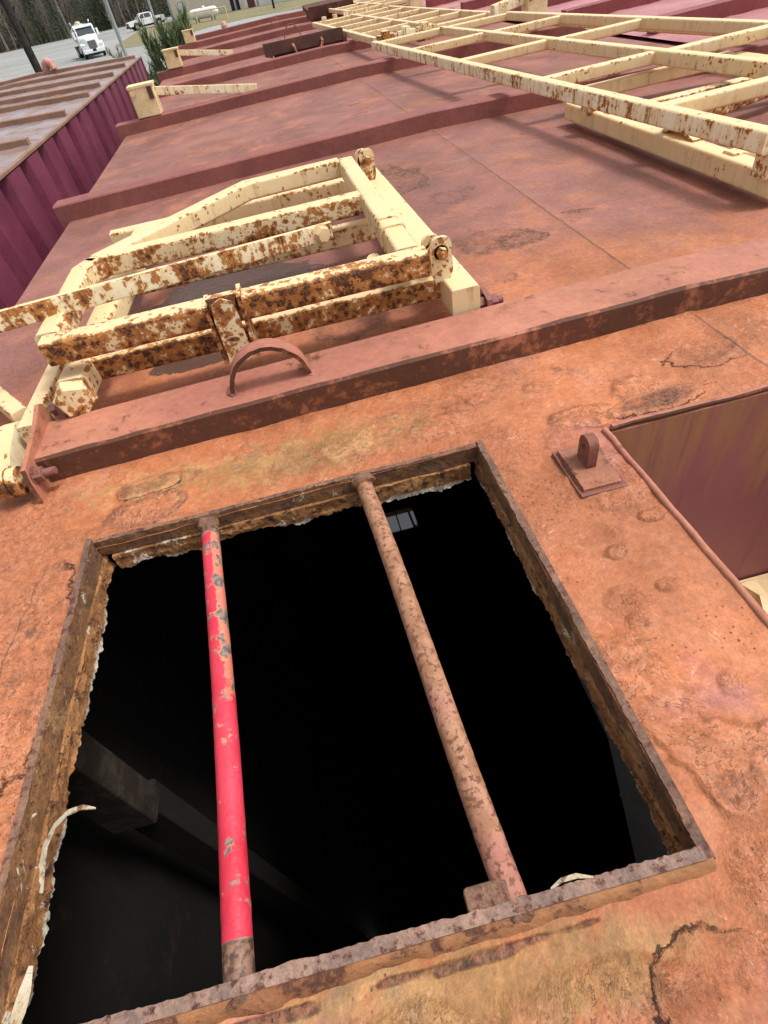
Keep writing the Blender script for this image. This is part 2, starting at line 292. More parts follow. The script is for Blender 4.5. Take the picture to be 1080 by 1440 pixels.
# ------------------------------------------------------------------ mesh helpers
class B:
    def __init__(s): s.v = []; s.f = []
    def add(s, vs, fs):
        k = len(s.v); s.v += [tuple(x) for x in vs]; s.f += [tuple(i + k for i in f) for f in fs]; return s
    def box(s, x0, x1, y0, y1, z0, z1, rot=None, bev=0):
        c = Vector(((x0 + x1) / 2, (y0 + y1) / 2, (z0 + z1) / 2)); hx, hy, hz = (x1 - x0) / 2, (y1 - y0) / 2, (z1 - z0) / 2
        if bev:
            bm = bmesh.new(); bmesh.ops.create_cube(bm, size=1)
            for v in bm.verts: v.co = Vector((v.co.x * 2 * hx, v.co.y * 2 * hy, v.co.z * 2 * hz))
            bmesh.ops.bevel(bm, geom=bm.edges[:], offset=bev, segments=2, affect='EDGES', profile=.5)
            bm.verts.index_update(); vs = [v.co.copy() for v in bm.verts]; fs = [[v.index for v in f.verts] for f in bm.faces]; bm.free()
        else:
            vs = [Vector((a * hx, b * hy, d * hz)) for a in (-1, 1) for b in (-1, 1) for d in (-1, 1)]
            fs = [(0, 1, 3, 2), (4, 6, 7, 5), (0, 4, 5, 1), (2, 3, 7, 6), (0, 2, 6, 4), (1, 5, 7, 3)]
        if rot is not None: vs = [rot @ v for v in vs]
        return s.add([v + c for v in vs], fs)
    def sweep(s, pts, prof, up=Vector((0, 0, 1)), caps=True, scales=None):
        """profile (list of 2-D points: side, up) swept along the points, mitred"""
        pts = [Vector(p) for p in pts]; n = len(prof); vs = []; k = len(pts)
        for i, p in enumerate(pts):
            d0 = (p - pts[i - 1]).normalized() if i else (pts[1] - p).normalized()
            d1 = (pts[i + 1] - p).normalized() if i < k - 1 else d0
            d = (d0 + d1).normalized(); a = d.cross(up)
            if a.length < 1e-4: a = d.cross(Vector((0, 1, 0)))
            a.normalize(); u = a.cross(d); mit = 1 / max(.35, d.dot(d1)); sc = scales[i] if scales else 1
            vs += [p + a * (q[0] * mit * sc) + u * (q[1] * sc) for q in prof]
        fs = [(i * n + j, i * n + (j + 1) % n, (i + 1) * n + (j + 1) % n, (i + 1) * n + j) for i in range(k - 1) for j in range(n)]
        if caps: fs += [tuple(range(n - 1, -1, -1)), tuple((k - 1) * n + j for j in range(n))]
        return s.add(vs, fs)
    def tube(s, pts, wd, ht=None, r=.006, seg=3, up=Vector((0, 0, 1))):
        ht = ht or wd; pr = []
        for cx, cy, a0 in ((wd / 2 - r, ht / 2 - r, 0), (-wd / 2 + r, ht / 2 - r, 90), (-wd / 2 + r, -ht / 2 + r, 180), (wd / 2 - r, -ht / 2 + r, 270)):
            for k in range(seg + 1):
                a = R_(a0 + 90 * k / seg); pr.append((cx + r * math.cos(a), cy + r * math.sin(a)))
        return s.sweep(pts, pr, up)
    def pipe(s, pts, r, n=12, scales=None, caps=True):
        return s.sweep(pts, [(r * math.cos(2 * math.pi * i / n), r * math.sin(2 * math.pi * i / n)) for i in range(n)], caps=caps, scales=scales)
    def prism(s, poly, axis, a, b):
        def mk(p, t): return {'x': (t, p[0], p[1]), 'y': (p[0], t, p[1]), 'z': (p[0], p[1], t)}[axis]
        n = len(poly); vs = [mk(p, a) for p in poly] + [mk(p, b) for p in poly]
        return s.add(vs, [tuple(range(n - 1, -1, -1)), tuple(range(n, 2 * n))] + [(i, (i + 1) % n, n + (i + 1) % n, n + i) for i in range(n)])
    def lathe(s, prof, axis_o, axis_d, n=16):
        o = Vector(axis_o); d = Vector(axis_d).normalized(); a = d.orthogonal().normalized(); b = d.cross(a); vs = []
        for t, r in prof: vs += [o + d * t + (a * math.cos(2 * math.pi * i / n) + b * math.sin(2 * math.pi * i / n)) * r for i in range(n)]
        k = len(prof); fs = [(i * n + j, i * n + (j + 1) % n, (i + 1) * n + (j + 1) % n, (i + 1) * n + j) for i in range(k - 1) for j in range(n)]
        return s.add(vs, fs + [tuple(range(n - 1, -1, -1)), tuple((k - 1) * n + j for j in range(n))])
ORG = {}
def obj(name, b, mat, parent=None, local=False, smooth=40, wn=True):
    me = bpy.data.meshes.new(name); o0 = Vector((0, 0, 0)) if (parent is None or local) else ORG.get(parent.name, Vector((0, 0, 0)))
    me.from_pydata([(v[0] - o0.x, v[1] - o0.y, v[2] - o0.z) for v in b.v], [], b.f)
    bm = bmesh.new(); bm.from_mesh(me); bmesh.ops.recalc_face_normals(bm, faces=bm.faces); bm.to_mesh(me); bm.free()
    me.materials.append(M[mat])
    if smooth:
        me.polygons.foreach_set('use_smooth', [True] * len(me.polygons)); me.set_sharp_from_angle(angle=R_(smooth))
    o = bpy.data.objects.new(name, me); COL.objects.link(o)
    if smooth and wn: o.modifiers.new('weighted_normals', 'WEIGHTED_NORMAL').keep_sharp = True
    if parent is not None:
        o.parent = parent; ORG[o.name] = o0
    return o
def thing(name, label, cat, loc, group=None, rz=0):
    o = bpy.data.objects.new(name, None); COL.objects.link(o); o.location = loc; o.rotation_euler = (0, 0, rz); o.empty_display_size = .1
    ORG[o.name] = Vector(loc); o['label'] = label; o['category'] = cat
    if group: o['group'] = group
    return o
def tag(o, label, cat, group=None, kind=None):
    if label: o['label'] = label; o['category'] = cat
    if group: o['group'] = group
    if kind: o['kind'] = kind
    return o
def copy_tree(o, parent=None):
    c = o.copy(); COL.objects.link(c); c.parent = parent
    for ch in list(o.children): copy_tree(ch, c)
    return c

# ------------------------------------------------------------------ numpy value noise
LAT = RNG.rand(256, 256)
def vn(x, y):
    xi = np.floor(x).astype(int); yi = np.floor(y).astype(int); fx = x - xi; fy = y - yi
    fx = fx * fx * (3 - 2 * fx); fy = fy * fy * (3 - 2 * fy); g = lambda a, b: LAT[a % 256, b % 256]
    return (g(xi, yi) * (1 - fx) + g(xi + 1, yi) * fx) * (1 - fy) + (g(xi, yi + 1) * (1 - fx) + g(xi + 1, yi + 1) * fx) * fy
def fbm(x, y, sc, octv=4, ox=0):
    t = 0; a = .5
    for i in range(octv): t = t + a * vn(x * sc + ox + i * 17.3, y * sc + 9.1 * i + ox); sc *= 2.1; a *= .5
    return t / (1 - .5 ** octv)
def sst(a, b, x):
    t = np.clip((x - a) / (b - a), 0, 1); return t * t * (3 - 2 * t)

# ================================================================== OUR TANK
GZ = -3.1
XL, XC, XR = -.69, .545, 1.78; YN, YF = -.38, 10.05
def rz(x): return -.02 * (abs(x - XC) - .72)
RIB_Y = [.672, 2.11, 3.53, 4.76, 5.86, 7.22, 8.5, 9.85]
tank = thing('storage_tank', 'long rust orange steel tank whose ribbed roof fills the picture, with an open hatch', 'tank', (XC, 5, GZ))
H2 = (.32, .77, 5.36, 5.78)
def make_roof():
    hx0, hx1, hy0, hy1 = -.328, .160, .052, .506; rx0, rx1, ry1 = .315, .93, .474
    def lines(segs, must):
        L = []
        for a, b, st in segs: L += list(np.arange(a, b - 1e-9, st))
        L.append(segs[-1][1]); L = np.array(sorted(L))
        for m in must:
            i = np.argmin(abs(L - m)); L[i] = m
        return L
    X = lines([(XL, -.52, .012), (-.52, .5, .0032), (.5, .8, .008), (.8, XR, .025)], [hx0, hx1, rx0, rx1, XC, H2[0], H2[1]])
    Y = lines([(YN, -.07, .02), (-.07, .7, .0034), (.7, 1.9, .009), (1.9, 3.5, .03), (3.5, YF, .1)], [hy0, hy1, ry1, H2[2], H2[3]])
    GX, GY = np.meshgrid(X, Y); x = GX.ravel(); y = GY.ravel()
    z = -.02 * (abs(x - XC) - .72)
    near = sst(1.05, .55, y)
    at = {k: np.zeros_like(x) for k in ('orange', 'dark', 'ochre', 'wet', 'scale_dist', 'scale_dir', 'mauve', 'rough_zone')}; at['scale_dist'] += 1.5
    at['orange'] = np.clip(sst(1.25, .62, y) * .95 + .5 * sst(.5, .1, np.hypot((x + .25) / .7, (y - 1.1) / .55)) * 1 + .35 * sst(.6, 0, np.hypot((x - .45) / .5, (y - 1.15) / .6)) + .12 * fbm(x, y, 3), 0, 1)
    at['mauve'] = np.clip(sst(.12, .3, x) * sst(.62, .4, y) * .7 + .8 * sst(.08, -.02, y), 0, 1)
    # yellow-green tint round the far rim, ochre run along the near rim
    at['ochre'] = np.clip(.85 * sst(1, .2, np.hypot((x + .06) / .34, (y - .585) / .085)) + .95 * sst(1, .3, np.hypot((x + .05) / .33, (y - .018) / .045)) + .5 * sst(1, .3, np.hypot((x + .33) / .18, (y - .62) / .06)), 0, 1)
    z = z + near * (fbm(x, y, 34, 4) - .5) * .0030 + near * (fbm(x, y, 9, 3, 5) - .5) * .004 + (1 - near) * (fbm(x, y, 2.5, 3) - .5) * .006
    # rough zones: clustered nodules
    rough = np.zeros_like(x)
    for cx, cy, rx, ry, a in ((.27, .41, .06, .07, .7), (.19, .16, .05, .09, .9), (.205, .1, .04, .05, 1), (.265, .10, .025, .02, 1), (.25, .15, .02, .02, .6), (.09, .0, .06, .02, .6), (-.02, -.0, .05, .02, .6), (-.37, .33, .05, .17, .9), (-.3, .54, .1, .03, .8), (.395, .54, .05, .03, .7),
                              (.305, .505, .05, .025, .9), (.22, .245, .04, .03, .6), (.24, .03, .08, .05, .7), (-.05, -.0, .3, .03, .6), (.2, .62, .06, .04, .5), (.13, .56, .05, .03, .5), (.285, .515, .04, .022, .8), (.28, .59, .035, .02, .6), (.34, .6, .03, .02, .4), (.19, .6, .025, .015, .7), (.155, .575, .03, .015, .7), (.235, .3, .02, .015, .7), (.255, .25, .02, .015, .6), (.215, .225, .02, .015, .6), (.29, .33, .02, .012, .6), (.01, .58, .08, .03, .35), (-.44, .6, .12, .05, .5), (-.28, .56, .07, .03, .8)):
        rough = np.maximum(rough, a * sst(1, .35, np.hypot((x - cx) / rx, (y - cy) / ry) + (fbm(x, y, 25, 3, 3) - .5) * .9))
    nod = np.clip(fbm(x, y, 85, 3, 2) - .42, 0, 1)
    z += rough * nod * .010; at['rough_zone'] = np.clip(.95 * rough + .42 * near * sst(.42, .60, fbm(x, y, 5, 3, 12)) + .45 * near * sst(-.36, -.42, x), 0, 1); at['dark'] = np.maximum(at['dark'], rough * .62 * sst(.4, .62, fbm(x, y, 60, 3, 8)))
    # lifted scale plates: a raised blister with a broken cliff on its lower-left side
    for cx, cy, rx, ry, h, a0, dk in ((.392, .500, .060, .022, .009, -1.7, .75), (.5, .565, .05, .028, .007, -2.2, .5), (.137, -.012, .042, .030, .006, 2.6, .3), (-.37, .36, .035, .13, .006, .1, .1), (-.27, .603, .045, .018, .004, -1.2, .6),
                                  (-.40, .24, .04, .06, .004, .5, .2)):
        dx = (x - cx) / rx; dy = (y - cy) / ry; ang = np.arctan2(dy, dx)
        r = np.hypot(dx, dy) * (1 + .55 * (fbm(x, y, 28, 4, cx * 50) - .5) + .3 * (fbm(x, y, 70, 2, cy * 30) - .5))
        sidef = .5 + .5 * np.cos(ang - a0)
        z += h * .6 * (.25 + .75 * sidef) * sst(1.04, .8, r) * (1 - .35 * sst(.9, .2, r))
        r0 = np.hypot(dx, dy) * (1 + .4 * (fbm(x, y, 28, 3, cx * 50) - .5)) - 1; m = r0 < at['scale_dist']
        at['scale_dist'] = np.where(m, r0, at['scale_dist']); at['scale_dir'] = np.where(m, sidef, at['scale_dir'])
        at['dark'] = np.maximum(at['dark'], dk * sst(1.15, .6, r))
    # plate seams along the crown and across the front end
    sx = abs(x - XC - .006 * (fbm(x * 0, y, 3, 3) - .5)); z += .0022 * sst(.012, .002, sx)
    # darker dirt rings, scars with a long tail on the far sheets
    for cx, cy, rx, ry, a in ((.33, 1.64, .09, .14, .75), (.40, 1.42, .07, .07, .5), (.455, 1.08, .07, .05, .8), (.40, 1.11, .11, .07, .55), (.36, .93, .035, .02, .55), (.06, .905, .09, .06, .6), (.34, 1.2, .05, .04, .4), (-.45, 1.9, .05, .01, .4),
                               (.6, 1.13, .03, .02, .4), (-.02, .0345, .07, .0032, 1.0), (.05, .0355, .04, .0025, .8), (-.14, .0335, .06, .0032, 1.0), (-.25, .034, .05, .003, .8),  (-.27, .555, .07, .04, .5), (-.24, .60, .06, .025, .5), (.10, .60, .07, .03, .35), (.3, .62, .04, .015, .5), (-.42, .5, .06, .05, .3), (-.03, 2.9, .05, .05, .4), (-.3, 3.1, .06, .03, .4), (-.28, 2.7, .04, .02, .5), (-.38, 4.2, .14, .1, .5), (-.2, 5.2, .3, .2, .7), (.6, 5.3, .2, .25, .4)):
        r = np.hypot((x - cx) / rx, (y - cy) / ry) * (1 + 1.3 * (fbm(x, y, 9, 4, cx * 9) - .5) + .9 * (fbm(x, y, 34, 3, cy * 7) - .5))
        at['dark'] = np.maximum(at['dark'], 1.55 * a * (.55 * sst(1.5, .2, r) + .45 * sst(.95, .75, r) * sst(.35, .7, r)))
        at['orange'] = np.maximum(at['orange'], .55 * a * sst(1.9, .7, r))
    for i in range(95):
        cx = random.uniform(XL + .1, 1.6); cy = random.uniform(1.0, 6.5); L = random.uniform(.02, .07)
        dx = (x - cx); dy = (y - cy); r = np.hypot(dx / L, (dy + .25 * dx) / (L * .33)) * (1 + 1.1 * (fbm(x, y, 22, 3, i) - .5))
        at['dark'] = np.maximum(at['dark'], random.uniform(.5, 1.0) * sst(1.1, .5, r))
        at['orange'] = np.maximum(at['orange'], .5 * sst(2.6, .9, r)); z += .0025 * sst(1.1, .5, r)
    r = np.hypot((x + .16 - .1 * (y - 1.1)) / .25, (y - 1.13) / .25) * (1 + .6 * (fbm(x, y, 8, 4, 4) - .5)); at['wet'] = sst(1.05, .6, r)
    r = np.hypot((x + .2) / .12, (y - .925) / .035) * (1 + .6 * (fbm(x, y, 14, 4, 4) - .5)); at['wet'] = np.maximum(at['wet'], .95 * sst(1.1, .6, r))
    at['orange'] = np.clip(at['orange'], 0, 1)
    nx, ny = len(X), len(Y); idx = np.arange(nx * ny).reshape(ny, nx)
    cxm = (X[:-1] + X[1:]) / 2; cym = (Y[:-1] + Y[1:]) / 2; CX, CY = np.meshgrid(cxm, cym)
    keep = ~((CX > hx0) & (CX < hx1) & (CY > hy0) & (CY < hy1)) & ~((CX > rx0) & (CX < rx1) & (CY < ry1)) & ~((CX > H2[0]) & (CX < H2[1]) & (CY > H2[2]) & (CY < H2[3]))
    q = np.stack([idx[:-1, :-1][keep], idx[:-1, 1:][keep], idx[1:, 1:][keep], idx[1:, :-1][keep]], 1)
    used = np.unique(q); remap = -np.ones(nx * ny, int); remap[used] = np.arange(len(used)); q = remap[q]
    me = bpy.data.meshes.new('roof'); o0 = ORG[tank.name]
    co = np.stack([x[used] - o0.x, y[used] - o0.y, z[used] - o0.z], 1)
    me.vertices.add(len(used)); me.vertices.foreach_set('co', co.ravel())
    me.loops.add(len(q) * 4); me.loops.foreach_set('vertex_index', q.ravel())
    me.polygons.add(len(q)); me.polygons.foreach_set('loop_start', np.arange(len(q)) * 4)
    me.update(calc_edges=True); me.polygons.foreach_set('use_smooth', np.ones(len(q), bool))
    for k, a in at.items():
        A = me.attributes.new(k, 'FLOAT', 'POINT'); A.data.foreach_set('value', a[used].astype(np.float32))
    me.materials.append(M['roof']); o = bpy.data.objects.new('roof', me); COL.objects.link(o); o.parent = tank
    return o
roof = make_roof()

def crowned_bar(x0, x1, y0, y1, h, zoff=0, xc=XC, f=rz, n=2, bev=.004, wob=0):
    """a rib: channel section following the crown"""
    b = B(); xs = [x0 + (x1 - x0) * i / 60 for i in range(61)]
    if x0 < xc < x1: xs = sorted(xs + [xc])
    vs = []
    for x in xs:
        j = (random.random() - .5) * wob
        z = f(x) + zoff; vs += [(x, y0 + j, z - .012), (x, y0 + j, z + h - bev), (x, y0 + bev + j, z + h + j * .6), (x, y1 - bev, z + h), (x, y1, z + h - bev), (x, y1, z - .012)]
    k = len(xs); fs = [(i * 6 + j, i * 6 + j + 1, (i + 1) * 6 + j + 1, (i + 1) * 6 + j) for i in range(k - 1) for j in range(5)]
    fs += [(0, 5, 4, 3, 2, 1), tuple((k - 1) * 6 + j for j in range(6))]
    return b.add(vs, fs)
for i, y in enumerate(RIB_Y):
    x0 = -.4215 if i == 0 else XL - .03
    obj('rib', crowned_bar(x0, XR if i else XR, y, y + .097 if i == 0 else y + .08, .042 if i == 0 else .05, wob=.002 if i == 0 else .001), 'rib' if i == 0 else 'rib_far', tank)
# outer shell
b = B(); nc = 34
def corr(y0, y1, X, d, sgn, pitch=.36):
    """trapezoid profile along y: list of (x, y)"""
    out = []; y = y0
    while y < y1:
        for t, k in ((0, 0), (.60, 0), (.70, 1), (.92, 1)):
            yy = y + t * pitch
            if yy < y1: out.append((X - sgn * d * k, yy))
        y += pitch
    out.append((X, y1)); return out
def wall_strip(prof, z0, z1):
    b = B(); n = len(prof); vs = [(p[0], p[1], z0) for p in prof] + [(p[0], p[1], z1) for p in prof]
    return b.add(vs, [(i, i + 1, n + i + 1, n + i) for i in range(n - 1)])
obj('side_wall', wall_strip(corr(YN, YF, XL + .004, .03, -1), GZ + .25, rz(XL) - .014), 'wall_left', tank)
obj('side_wall', wall_strip(corr(YN, YF, XR - .004, .03, 1), GZ + .25, rz(XR) - .014), 'wall_left', tank)
obj('end_wall', B().box(XL + .045, XR - .045, YF - .012, YF - .004, GZ + .25, -.02), 'wall_left', tank)
obj('end_wall', B().box(XL + .045, .305, YN + .004, YN + .012, GZ + .25, -.02).box(.94, XR - .045, YN + .004, YN + .012, GZ + .25, -.02).box(.305, .94, YN + .004, YN + .012, GZ + .25, -1.262), 'wall_left', tank)
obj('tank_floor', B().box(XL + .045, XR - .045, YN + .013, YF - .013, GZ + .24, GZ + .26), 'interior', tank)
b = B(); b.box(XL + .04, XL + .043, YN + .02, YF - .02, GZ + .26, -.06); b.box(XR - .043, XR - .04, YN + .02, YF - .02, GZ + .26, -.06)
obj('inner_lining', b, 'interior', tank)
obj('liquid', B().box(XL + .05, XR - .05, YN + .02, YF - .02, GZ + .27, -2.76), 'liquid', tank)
obj('skid_base', B().box(XL + .08, XL + .28, YN + .05, YF - .05, GZ, GZ + .24).box(XR - .28, XR - .08, YN + .05, YF - .05, GZ, GZ + .24), 'wall_left', tank)
# recess for the stair at the front end: far wall, side walls (lining seen from inside the tank), landing
obj('recess_wall', B().box(.312, .932, .470, .478, -.48, .006), 'recess', tank)
SIDE = [(.469, .004), (.469, -.48), (.30, -.50), (YN + .013, -1.26), (YN + .013, .004)]
obj('recess_wall', B().prism(SIDE, 'x', .309, .315), 'recess', tank); obj('recess_wall', B().prism(SIDE, 'x', .930, .936), 'recess', tank)
LIN = [(.484, -.006), (.484, -.49), (.296, -.505), (YN + .014, -1.275), (YN + .014, -.006)]
obj('recess_lining', B().prism(LIN, 'x', .303, .3085), 'lining', tank); obj('recess_lining', B().prism(LIN, 'x', .9365, .942), 'lining', tank)
obj('recess_lining', B().box(.309, .936, .4785, .484, -.49, -.012), 'lining', tank)
obj('recess_floor', B().prism([(.469, -.481), (.30, -.501), (YN + .014, -1.261), (YN + .014, -1.275), (.296, -.512), (.469, -.49)], 'x', .3155, .9295), 'lining', tank)
# bead welded along the recess edge
pts = [(.3105 + .0006 * math.sin(i * 1.7), .474 - i * .02, .0105 + .0005 * math.sin(i * 2.3)) for i in range(26)]
obj('edge_bead', B().pipe(pts, .0036, 10, [1 + .05 * math.sin(i * 1.3) + .05 * random.random() for i in range(26)]), 'rib', tank)
pts = [(.32 + i * .03, (.4745 + .0008 * math.sin(i * 2.1)), .0115 + .001 * math.sin(i)) for i in range(20)]
obj('edge_bead', B().pipe(pts, .0034, 8, [1 + .25 * random.random() for i in range(20)]), 'rib', tank)

# hatch rim: standing flat bar on each side and the ragged liner below it
def rough_strip(p0, p1, inward, thick, z0, z1, n, amp, rag=0, seed=0, rag_top=0):
    """a wavy plate between p0 and p1, `thick` deep along `inward`, lower edge ragged by `rag`"""
    p0 = Vector(p0); p1 = Vector(p1); iw = Vector(inward); rs = np.random.RandomState(seed); b = B(); vs = []; rows = 6
    def nz(k): return np.interp(np.arange(n + 1), np.linspace(0, n, k), rs.rand(k)) - .5
    low = nz(n) * .3 + nz(n // 3) * .4 + nz(n // 9 + 2) * .5 + nz(n // 26 + 2) * 1.5; surf = [nz(n) * .6 + nz(n // 3) * .6 + nz(n // 14 + 2) for _ in range(2 * rows)]; top = nz(n // 2) * .4 + nz(n // 7) * .5 + nz(n // 24 + 2)
    for i in range(n + 1):
        p = p0.lerp(p1, i / n); zl = z0 - rag * (low[i]) ; zt = z1 + rag_top * top[i]
        ring = []
        for r in range(rows): ring.append(p + iw * (thick + amp * surf[r][i]) + Vector((0, 0, zt + (zl - zt) * r / (rows - 1))))
        for r in range(rows - 1, -1, -1): ring.append(p + iw * (-.1 * amp * surf[rows + r][i]) + Vector((0, 0, zt + (zl - zt) * r / (rows - 1))))
        vs += ring
    m = 2 * rows; fs = [(i * m + j, i * m + (j + 1) % m, (i + 1) * m + (j + 1) % m, (i + 1) * m + j) for i in range(n) for j in range(m)]
    fs += [tuple(range(m - 1, -1, -1)), tuple(n * m + j for j in range(m))]
    return b.add(vs, fs)
RXl, RXr, RYn, RYf = -.336, .168, .048, .513
sides = [((RXl, RYn), (RXl + .002, RYf), (1, 0, 0)), ((RXr, RYf), (RXr, RYn), (-1, 0, 0)), ((RXl + .003, RYf), (RXr, RYf), (0, -1, 0)), ((RXr, RYn), (RXl, RYn), (0, 1, 0))]
for k, (p, q, iw) in enumerate(sides):
    hi = (.011, .011, .007, .018)[k]
    e0 = .0 if k < 2 else .008
    d = (Vector(q + (0,)) - Vector(p + (0,))).normalized() * e0
    P0 = Vector(p + (0,)) + d; P1 = Vector(q + (0,)) - d
    obj('hatch_rim', rough_strip(P0, P1, iw, (.0075, .0075, .006, .0085)[k], -.018, hi, 220, .0018, .002, 20 + k, .0016), 'rim_near' if k == 3 else 'rim', tank)
    IW = Vector(iw); e = d.normalized() * .010 if e0 else (Vector(q + (0,)) - Vector(p + (0,))).normalized() * .002
    obj('hatch_liner', rough_strip(P0 + e * 1.0, P1 - e * 1.0, iw, .0095, -.041, -.0185, 300, .0032, .009 if k < 3 else .005, 40 + k), 'liner', tank)
# rusted fillet along the outside of the near rim
fr_ = np.random.RandomState(8); nf = 160; vs = []
def _nz(k): return np.interp(np.arange(nf + 1), np.linspace(0, nf, k), fr_.rand(k)) - .5
w1, w2, w3 = _nz(50), _nz(14), _nz(120)
for i in range(nf + 1):
    x = RXl + .004 + (RXr - RXl - .007) * i / nf; sag = .0022 * w1[i] + .003 * w2[i] + .001 * w3[i]
    vs += [(x, RYn + .0005, .0145), (x, RYn - .0030, .0125 + .0008 * w3[i]), (x, RYn - .0050 + sag * .4, .0085 + .001 * w1[i]), (x, RYn - .0072 + sag, .0045), (x, RYn - .0085 + sag, -.002), (x, RYn + .0005, -.002)]
obj('rim_fillet', B().add(vs, [(i * 6 + j, i * 6 + (j + 1) % 6, (i + 1) * 6 + (j + 1) % 6, (i + 1) * 6 + j) for i in range(nf) for j in range(6)] + [(5, 4, 3, 2, 1, 0), tuple(nf * 6 + j for j in range(6))]), 'fillet', tank)
# peeled paint: a long curl on the left side, a flake on the near rim, a chunk in the corner, strips below the rim
def ribbon(pts, wid, up=(0, 0, 1), th=.0012):
    b = B(); n = len(pts); vs = []
    for i, (p, wd) in enumerate(zip(pts, wid)):
        p = Vector(p); d = (Vector(pts[min(i + 1, n - 1)]) - Vector(pts[max(i - 1, 0)])).normalized(); a = d.cross(Vector(up)).normalized() * wd; t = a.cross(d).normalized() * th
        vs += [p - a, p + a, p + a + t, p - a + t]
    fs = [(i * 4 + j, i * 4 + (j + 1) % 4, (i + 1) * 4 + (j + 1) % 4, (i + 1) * 4 + j) for i in range(n - 1) for j in range(4)] + [(3, 2, 1, 0), tuple((n - 1) * 4 + j for j in range(4))]
    return b.add(vs, fs)
obj('paint_curl', ribbon([(-.327, .152, -.03), (-.324, .166, -.022), (-.318, .18, -.012), (-.308, .19, -.004), (-.295, .195, .002), (-.281, .1945, .006), (-.268, .190, .008)], [.0028, .0032, .0026, .0024, .0026, .0022, .0005], (0, .3, 1)), 'flake_white', tank)
obj('paint_flake', ribbon([(.058, .056, .0165), (.066, .0585, .0185), (.076, .0585, .019), (.086, .0555, .0185)], [.0006, .0013, .0015, .0005]), 'flake_white', tank)
obj('paint_flake', ribbon([(-.3265, .066, -.03), (-.3225, .078, -.026), (-.323, .09, -.029), (-.3255, .105, -.034)], [.002, .0045, .004, .0015], (.7, 0, .7)), 'flake_white', tank)
# two pipes welded across the hatch
b = B(); n = 40
def barpts(p, q, n=60): return [tuple(Vector(p).lerp(Vector(q), i / n) + Vector((.0012 * math.sin(i * .09 + p[0] * 9), 0, -.0018 * math.sin(math.pi * i / n)))) for i in range(n + 1)]
rbar = random.Random(4)
BSC = [1 + .03 * (rbar.random() - .5) for i in range(61)]
obj('hatch_bar', B().pipe(barpts((-.186, .505, -.010), (-.152, .050, .004)), .0105, 20, BSC), 'bar_red', tank)['label'] = 'red painted hatch bar with chipped paint'
obj('hatch_bar', B().pipe(barpts((.011, .507, -.006), (.034, .050, .006)), .0105, 20, BSC), 'bar_rust', tank)['label'] = 'bare rusty hatch bar with pitted surface'
def blob(c, r, seed, sq=(1, 1, 1), n=2, amp=.35):
    bm = bmesh.new(); bmesh.ops.create_icosphere(bm, subdivisions=n, radius=1); rs = random.Random(seed)
    for v in bm.verts:
        k = 1 + (rs.random() - .5) * amp; v.co = Vector((v.co.x * sq[0], v.co.y * sq[1], v.co.z * sq[2])) * r * k
    vs = [v.co + Vector(c) for v in bm.verts]; bm.verts.index_update(); fs = [[v.index for v in f.verts] for f in bm.faces]; bm.free()
    return B().add(vs, fs)
obj('weld', blob((-.187, .502, -.006), .012, 3, (1.1, .7, 1)), 'rim', tank); obj('weld', blob((.011, .504, -.002), .013, 4, (1.2, .6, 1)), 'rim', tank)
obj('weld', blob((-.152, .050, .007), .0105, 5, (1.3, .7, .8), 3), 'rim', tank); obj('weld', blob((.034, .051, .009), .0105, 6, (1.3, .7, .9), 3), 'rim', tank)
obj('hinge_stub', B().box(.002, .034, .053, .070, -.006, .016, bev=.003), 'rim', tank)
# lug on its pad
pad = obj('lug_pad', rough_strip((.236, .378, .009), (.236, .456, .009), (1, 0, 0), .052, -.010, .003, 60, .004, .004, 77, .003), 'lug', tank)
obj('pad_scale', rough_strip((.2405, .3835, .012), (.2405, .452, .012), (1, 0, 0), .042, -.004, .0042, 60, .004, .003, 78, .003), 'pad_rust', pad)
b = B(); prof = [(.412, .010), (.436, .010), (.436, .042), (.434, .049), (.428, .053), (.418, .053), (.413, .048), (.412, .042)]
hole = [(.424 + .005 * math.cos(a), .037 + .006 * math.sin(a)) for a in [2 * math.pi * i / 12 for i in range(12)]]
def plate_hole(outer, inner, axis, a, b_):
    """plate with one round hole, both loops resampled and bridged"""
    n = 24
    def res(loop):
        L = [Vector(p) for p in loop]; c = sum(L, Vector((0, 0))) / len(L); cc = Vector(inner_c)
        out = []
        for i in range(n):
            ang = 2 * math.pi * i / n; d = Vector((math.cos(ang), math.sin(ang))); best = None
            for j in range(len(L)):
                p, q = L[j], L[(j + 1) % len(L)]; e = q - p; den = d.x * e.y - d.y * e.x
                if abs(den) < 1e-12: continue
                w0 = p - cc; t = (w0.x * e.y - w0.y * e.x) / den; u = (w0.x * d.y - w0.y * d.x) / den
                if t > 0 and -1e-6 <= u <= 1 + 1e-6 and (best is None or t < best): best = t
            out.append(cc + d * best)
        return out
    inner_c = tuple(sum(p[k] for p in inner) / len(inner) for k in (0, 1))
    O = res(outer); I = res(inner); b = B()
    def mk(p, t): return {'x': (t, p[0], p[1]), 'y': (p[0], t, p[1]), 'z': (p[0], p[1], t)}[axis]
    vs = [mk(p, a) for p in O] + [mk(p, a) for p in I] + [mk(p, b_) for p in O] + [mk(p, b_) for p in I]; fs = []
    for i in range(n):
        j = (i + 1) % n; fs += [(i, j, n + j, n + i), (2 * n + i, 3 * n + i, 3 * n + j, 2 * n + j), (i, 2 * n + i, 2 * n + j, j), (n + i, n + j, 3 * n + j, 3 * n + i)]
    return b.add(vs, fs)
obj('lug', plate_hole(prof, hole, 'x', .257, .268), 'lug', pad)
for k in range(5): obj('weld', blob((.258 + .012 * random.random(), .41 + .03 * random.random(), .017), .004, 30 + k), 'lug', pad)
